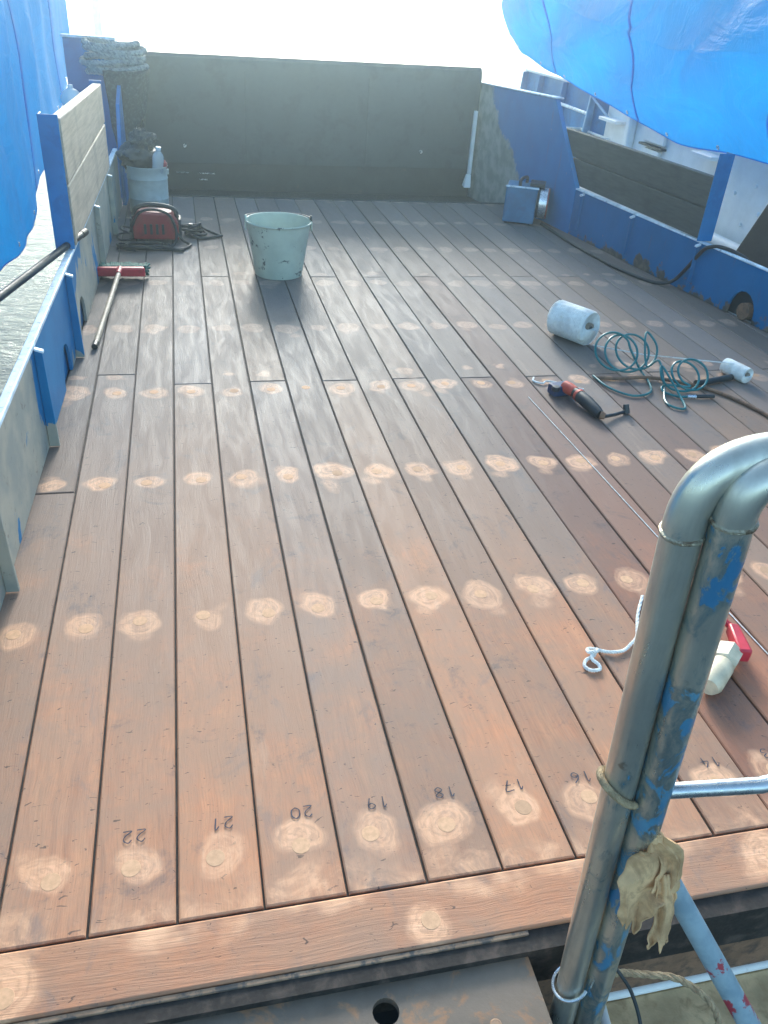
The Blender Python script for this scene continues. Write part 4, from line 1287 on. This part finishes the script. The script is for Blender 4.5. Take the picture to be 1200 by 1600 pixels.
o = MB().tube(catmull([(1.75, 3.095, 0.008), (1.85, 3.07, 0.012), (1.95, 3.07, 0.016), (2.06, 3.05, 0.012), (2.17, 2.99, 0.008), (2.26, 2.89, 0.008), (2.33, 2.70, 0.008), (2.36, 2.45, 0.008), (2.5, 2.2, 0.008)], 7), 0.0085, 8).build('brown_cord', 'jute')
o.data.materials[0] = M['copper_rust']
tag(o, 'brown cord running from under the teal hose to the right', 'cord')

# cordless tool with hooked arm
gtl = thing('cordless_tool', 'dark cordless tool with orange red grip and bent arm', 'power tool', (1.56, 2.85, 0))
q = MB().box(-0.048, 0.048, -0.03, 0.03, 0.0, 0.045).build('battery', 'navy_plastic', None, smooth=0, bevel=0.007)
q.location = (1.515, 2.955, 0.002); q.rotation_euler.z = R(12); adopt(q, gtl)
q = MB().lathe([(0.0, 0), (0.017, 0.001), (0.019, 0.012), (0.015, 0.02), (0.0, 0.021)], 14).build('battery_button', 'black_plastic', None)
q.location = (1.478, 2.925, 0.03); adopt(q, gtl)
p0, p1, p2, p3 = Vector((1.525, 2.945, 0.042)), Vector((1.548, 2.885, 0.04)), Vector((1.565, 2.80, 0.034)), Vector((1.58, 2.70, 0.024))
q = MB().tube([p0, p0.lerp(p1, .5), p1], [0.024, 0.026, 0.022], 16).build('grip', 'orange_red', None); adopt(q, gtl)
q = MB().tube([p1, p1.lerp(p2, .5), p2, p2.lerp(p3, .7), p3], [0.0215, 0.026, 0.027, 0.024, 0.018], 16).build('motor_body', 'black_plastic', None); adopt(q, gtl)
q = MB().tube([p1.lerp(p2, .25), p1.lerp(p2, .42)], [0.0262, 0.0272], 16).build('label_band', 'orange_red', None); adopt(q, gtl)
q = MB().tube([p3, Vector((1.597, 2.688, 0.022))], [0.0175, 0.013], 12).build('collar', 'copper_rust', None); adopt(q, gtl)
q = MB().tube([(1.59, 2.69, 0.02), (1.65, 2.715, 0.014), (1.715, 2.745, 0.012)], 0.0075, 10).build('arm', 'black_plastic', None); adopt(q, gtl)
q = MB().tube([(1.722, 2.742, 0.004), (1.72, 2.758, 0.038)], [0.015, 0.012], 12).build('knob', 'black_plastic', None); adopt(q, gtl)
o = MB().tube(catmull([(1.46, 3.12, 0.006), (1.445, 3.085, 0.006), (1.475, 3.055, 0.006), (1.50, 3.07, 0.009), (1.54, 3.055, 0.008), (1.548, 3.03, 0.006), (1.53, 3.02, 0.009), (1.515, 3.035, 0.007), (1.555, 3.01, 0.007), (1.605, 2.995, 0.006), (1.64, 2.985, 0.005)], 6), 0.0042, 7).build('loose_string', 'string')
tag(o, 'loose curl of white string beside the cordless tool', 'string')
o = MB().tube([(1.363, 2.93, 0.0028), (1.383, 2.4, 0.0025), (1.40, 1.89, 0.0025), (1.43, 1.2, 0.0025)], 0.0016, 6).build('marking_line', 'string')
tag(o, 'taut thin white line stretched along the planks behind the railing', 'string')
kn = [(1.20, 1.60, 0.006), (1.15, 1.53, 0.006), (1.119, 1.475, 0.007), (1.10, 1.44, 0.006), (1.067, 1.412, 0.007), (1.04, 1.395, 0.006), (1.011, 1.391, 0.008), (0.985, 1.398, 0.007), (0.962, 1.402, 0.014), (0.945, 1.410, 0.010), (0.938, 1.392, 0.016), (0.958, 1.388, 0.02), (0.965, 1.402, 0.012),
      (0.95, 1.385, 0.008), (0.925, 1.375, 0.006), (0.912, 1.355, 0.006), (0.922, 1.338, 0.006), (0.945, 1.338, 0.006), (0.948, 1.352, 0.009), (0.938, 1.372, 0.012), (0.948, 1.39, 0.015)]

# cream and red tool behind the railing
ct_ = thing('cream_tool', 'cream and red hand tool lying behind the railing', 'hand tool', (1.25, 1.31, 0))
a, b = Vector((1.17, 1.215, 0.032)), Vector((1.325, 1.35, 0.036))
q = MB().tube([a, a.lerp(b, .08), a.lerp(b, .45), a.lerp(b, .5)], [0.022, 0.030, 0.032, 0.027], 18).build('barrel', 'cream_plastic', None); adopt(q, ct_)
q = MB().tube([a.lerp(b, .5), a.lerp(b, .53), a.lerp(b, .8), a.lerp(b, .83)], [0.029, 0.035, 0.035, 0.03], 6).build('body_block', 'cream_plastic', None, smooth=20); adopt(q, ct_)
q = MB().hexa([(1.30, 1.30, 0.02), (1.335, 1.29, 0.02), (1.37, 1.40, 0.02), (1.34, 1.41, 0.02)], [(1.30, 1.30, 0.06), (1.335, 1.29, 0.06), (1.365, 1.40, 0.055), (1.34, 1.41, 0.055)]).build('trigger_grip', 'red_plastic', None, smooth=30, bevel=0.006); adopt(q, ct_)
q = MB().tube(catmull([(1.35, 1.40, 0.04), (1.335, 1.435, 0.045), (1.29, 1.42, 0.045), (1.285, 1.37, 0.04)], 5), 0.009, 8).build('guard_bow', 'red_plastic', None); adopt(q, ct_)

# ---------------------------------------------------------------- railing in the foreground
ral = thing('railing', 'bent steel tube railing with worn blue paint in the foreground', 'railing', (0.56, 0.61, -0.6))
def bend(path, rad, n=12):
    P = [Vector(q) for q in path]
    out = [P[0]]
    for i in range(1, len(P) - 1):
        a = (P[i - 1] - P[i]).normalized(); b = (P[i + 1] - P[i]).normalized()
        s_ = P[i] + a * rad; e_ = P[i] + b * rad
        for k in range(n + 1):
            t_ = k / n
            out.append(s_ * (1 - t_) ** 2 + P[i] * 2 * t_ * (1 - t_) + e_ * t_ ** 2)
    out.append(P[-1])
    return out
dA = Vector((0.476 - 0.55, 0.602 - 0.619, 0.941 - 0.03)).normalized()
pA0 = Vector((0.55, 0.619, 0.03)) - dA * 0.64
topA = Vector((0.476, 0.602, 0.941)) + dA * 0.105
pAe = topA + Vector((1.0, -0.06, 0.03)) * 0.9
RA = 0.0215
q = MB().tube(bend([pA0, topA, pAe, pAe - dA * 1.65], 0.085, 14), RA, 28).build('bent_tube', 'steel_pipe', None); adopt(q, ral)
tubeA = q
dB = Vector((0.511 - 0.591, 0.578 - 0.605, 0.955 - 0.044)).normalized()
pB0 = Vector((0.591, 0.605, 0.044)) - dB * 0.66
topB = Vector((0.511, 0.578, 0.955)) + dB * 0.082
pBe = topB + Vector((1.0, -0.02, 0.03)) * 0.9
q = MB().tube(bend([pB0, topB, pBe, pBe - dB * 1.65], 0.048, 14), RA, 28).build('bent_tube', 'steel_pipe_blue', None); adopt(q, ral)
for (d_, tp, rad, m_) in ((dA, topA, 0.085, 'rust_lip'), (dB, topB, 0.048, 'rust_lip')):
    c_ = tp - d_ * (rad + 0.004)
    u_ = d_.orthogonal().normalized(); v_ = d_.cross(u_)
    ringp = [c_ + (u_ * math.cos(a) + v_ * math.sin(a)) * (RA - 0.0004 + 0.0007 * noise.noise((a * 3, 1, 0))) + d_ * 0.0014 * noise.noise((a * 2.5, 0, tp.x)) for a in [2 * math.pi * k / 40 for k in range(40)]]
    q = MB().tube(ringp, 0.0030, 7, closed=True).build('weld_bead', 'weld_metal', None); adopt(q, ral)
ex = (pAe - topA).normalized()
c_ = topA + ex * 0.089
u_ = ex.orthogonal().normalized(); v_ = ex.cross(u_)
q = MB().tube([c_ + (u_ * math.cos(a) + v_ * math.sin(a)) * (RA - 0.0004 + 0.0007 * noise.noise((a * 3, 5, 0))) + ex * 0.0012 * noise.noise((a * 2.5, 3, 0)) for a in [2 * math.pi * k / 40 for k in range(40)]], 0.0026, 7, closed=True).build('weld_bead', 'weld_metal', None); adopt(q, ral)
s0 = Vector((0.553, 0.590, 0.552)); s1 = Vector((0.656, 0.537, 0.617))
sdv = (s1 - s0)
sdv = Vector((0.103, -0.045, 0.047))
q = MB().tube([s0, s0 + sdv * 1.0, Vector((1.44, 0.56, 0.66))], 0.0105, 16).build('thin_rail', 'galvanized', None); adopt(q, ral)
dg0 = Vector((0.583, 0.598, 0.415)); dg1 = Vector((0.738, 0.457, 0.158))
q = MB().tube([dg0, dg0 + (dg1 - dg0) * 2.2], 0.0165, 18).build('diagonal_brace', 'brace_paint', None); adopt(q, ral)

# cloth rag tied where the brace meets the tube
ck = thing('tied_rag', 'beige torn rag knotted round the railing brace', 'rag', (0.575, 0.57, 0.4))
rs_ = random.Random(3)
def shred(rows, seed, name):
    """torn piece of cloth: rows of (centre, half width), creased in sharp pleats, frayed at the end"""
    side0 = Vector((0.83, -0.10, 0.10)).normalized()
    nrm = Vector((-0.35, -0.62, 0.70)).normalized()
    cs = catmull([Vector(c_) for c_, w_ in rows], 6)
    n = len(cs)
    m_ = 16
    vs, fs = [], []
    for i, c_ in enumerate(cs):
        k = i / (n - 1) * (len(rows) - 1)
        a = int(min(k, len(rows) - 2)); f_ = k - a
        w0 = rows[a][1] * (1 - f_) + rows[a + 1][1] * f_
        d = (cs[min(i + 1, n - 1)] - cs[max(i - 1, 0)]).normalized()
        sd_ = (side0 - d * side0.dot(d)).normalized()
        for j in range(m_ + 1):
            s_ = j / m_ * 2 - 1
            ph = (s_ * 0.62 + 0.35 * noise.noise((i * 0.11, seed, 0)) + seed) % 1.0
            tri = abs(ph * 2 - 1) - 0.5
            crease = tri * 0.020 * min(1, w0 / 0.02) + 0.012 * abs(noise.noise((s_ * 1.3, i * 0.13, seed * 3)))
            fray = 0.014 * noise.noise((s_ * 1.8, seed, 9)) * (i / (n - 1)) ** 3
            ew = 1 + 0.30 * noise.noise((i * 0.33, seed + (3 if s_ > 0 else 0), 2)) * abs(s_)
            vs.append(c_ + sd_ * (s_ * w0 * ew) + nrm * crease + d * fray)
    for i in range(n - 1):
        for j in range(m_):
            fs.append((i * (m_ + 1) + j, (i + 1) * (m_ + 1) + j, (i + 1) * (m_ + 1) + j + 1, i * (m_ + 1) + j + 1))
    o = MB().add(vs, fs).build(name, 'cloth', None, smooth=38)
    so = o.modifiers.new('solidify', 'SOLIDIFY'); so.thickness = 0.002
    adopt(o, ck)
shred([((0.560, 0.580, 0.474), 0.007), ((0.571, 0.567, 0.455), 0.026), ((0.561, 0.556, 0.428), 0.037), ((0.544, 0.546, 0.402), 0.033), ((0.532, 0.534, 0.378), 0.020), ((0.527, 0.526, 0.360), 0.010)], 0.3, 'main_fold')
shred([((0.566, 0.574, 0.466), 0.010), ((0.586, 0.560, 0.442), 0.014), ((0.582, 0.548, 0.418), 0.018), ((0.570, 0.540, 0.400), 0.014)], 1.7, 'side_fold')
shred([((0.578, 0.552, 0.425), 0.010), ((0.577, 0.538, 0.404), 0.012), ((0.575, 0.524, 0.378), 0.014), ((0.566, 0.508, 0.347), 0.014), ((0.564, 0.504, 0.340), 0.012)], 2.9, 'hanging_tail')
q = blob(0.562, 0.580, 0.474, 0.012, 0.011, 0.010, 2.2, 0.5, fr=3, seg=16, rng=10).build('knot', 'cloth', None, smooth=38); adopt(q, ck)

def rope(pts, r, name, mat, label, cat, closed=False, twist=True):
    P = catmull(pts, 10, closed)
    mb = MB()
    if not twist:
        mb.tube(P, r, 8, closed=closed)
    else:
        n = len(P)
        for s_ in range(3):
            out = []
            for i, p_ in enumerate(P):
                d = (P[(i + 1) % n if closed else min(i + 1, n - 1)] - P[i - 1 if (closed or i > 0) else 0]).normalized()
                u = d.cross(Vector((0.3, 0.2, 0.9))).normalized(); v = d.cross(u)
                a = i * 0.75 + s_ * 2 * math.pi / 3
                out.append(p_ + (u * math.cos(a) + v * math.sin(a)) * r * 0.5)
            mb.tube(out, r * 0.58, 6, closed=closed)
    o = mb.build(name, mat)
    return tag(o, label, cat)
def ring_round(d_, c_, rad, drop, a0, a1, n=14):
    u_ = Vector((1, 0, 0)) - d_ * d_.x
    u_.normalize(); v_ = d_.cross(u_)
    return [c_ + (u_ * math.cos(a) + v_ * math.sin(a)) * rad + d_ * (drop * math.cos(a)) for a in [a0 + (a1 - a0) * k / n for k in range(n + 1)]]
rope(kn, 0.0046, 'knotted_string', 'string', 'thick white string with a knotted loop left of the railing', 'string')
onA = pA0 + dA * ((0.545 - pA0.z) / dA.z)
rope(ring_round(dA, onA, RA + 0.005, -0.022, R(60), R(300)), 0.0052, 'lashing_rope', 'jute', 'beige rope lashed half round the front railing tube', 'rope')
rope([(0.640, 0.640, -0.03), (0.669, 0.652, -0.042), (0.708, 0.641, -0.038), (0.774, 0.622, -0.042), (0.827, 0.589, -0.075), (0.842, 0.56, -0.12), (0.86, 0.50, -0.30)], 0.0065, 'loose_rope', 'jute', 'brown rope hanging beside the foot of the railing', 'rope')
rope([(0.612, 0.620, 0.075), (0.630, 0.600, 0.055), (0.645, 0.582, 0.03), (0.655, 0.55, -0.012), (0.66, 0.50, -0.09)], 0.0032, 'dark_wire', 'dark_steel', 'dark wire dangling at the foot of the railing', 'wire', twist=False)
onA2 = pA0 + dA * ((0.03 - pA0.z) / dA.z)
rope(ring_round(dA, onA2, RA + 0.006, 0.012, R(75), R(310)), 0.0028, 'wire_loop', 'galvanized', 'grey wire loop round the bottom of the front railing tube', 'wire', twist=False)

# ---------------------------------------------------------------- haze: air volume added to imitate lens glare towards the low sun
hz = MB().box(-4100, 4100, -4100, 4100, SEA - 1.0, 4.2).build('glare_haze', 'caulk', smooth=0)
tag(hz, kind='stuff')
hm = bpy.data.materials.new('glare_air')
hm.use_nodes = True
nt = hm.node_tree
nt.nodes.remove(nt.nodes['Principled BSDF'])
vol = nt.nodes.new('ShaderNodeVolumePrincipled')
vol.inputs['Color'].default_value = (0.64, 0.85, 1.0, 1)
vol.inputs['Density'].default_value = 0.016
vol.inputs['Anisotropy'].default_value = 0.85
nt.links.new(vol.outputs[0], nt.nodes['Material Output'].inputs['Volume'])
hz.data.materials[0] = hm
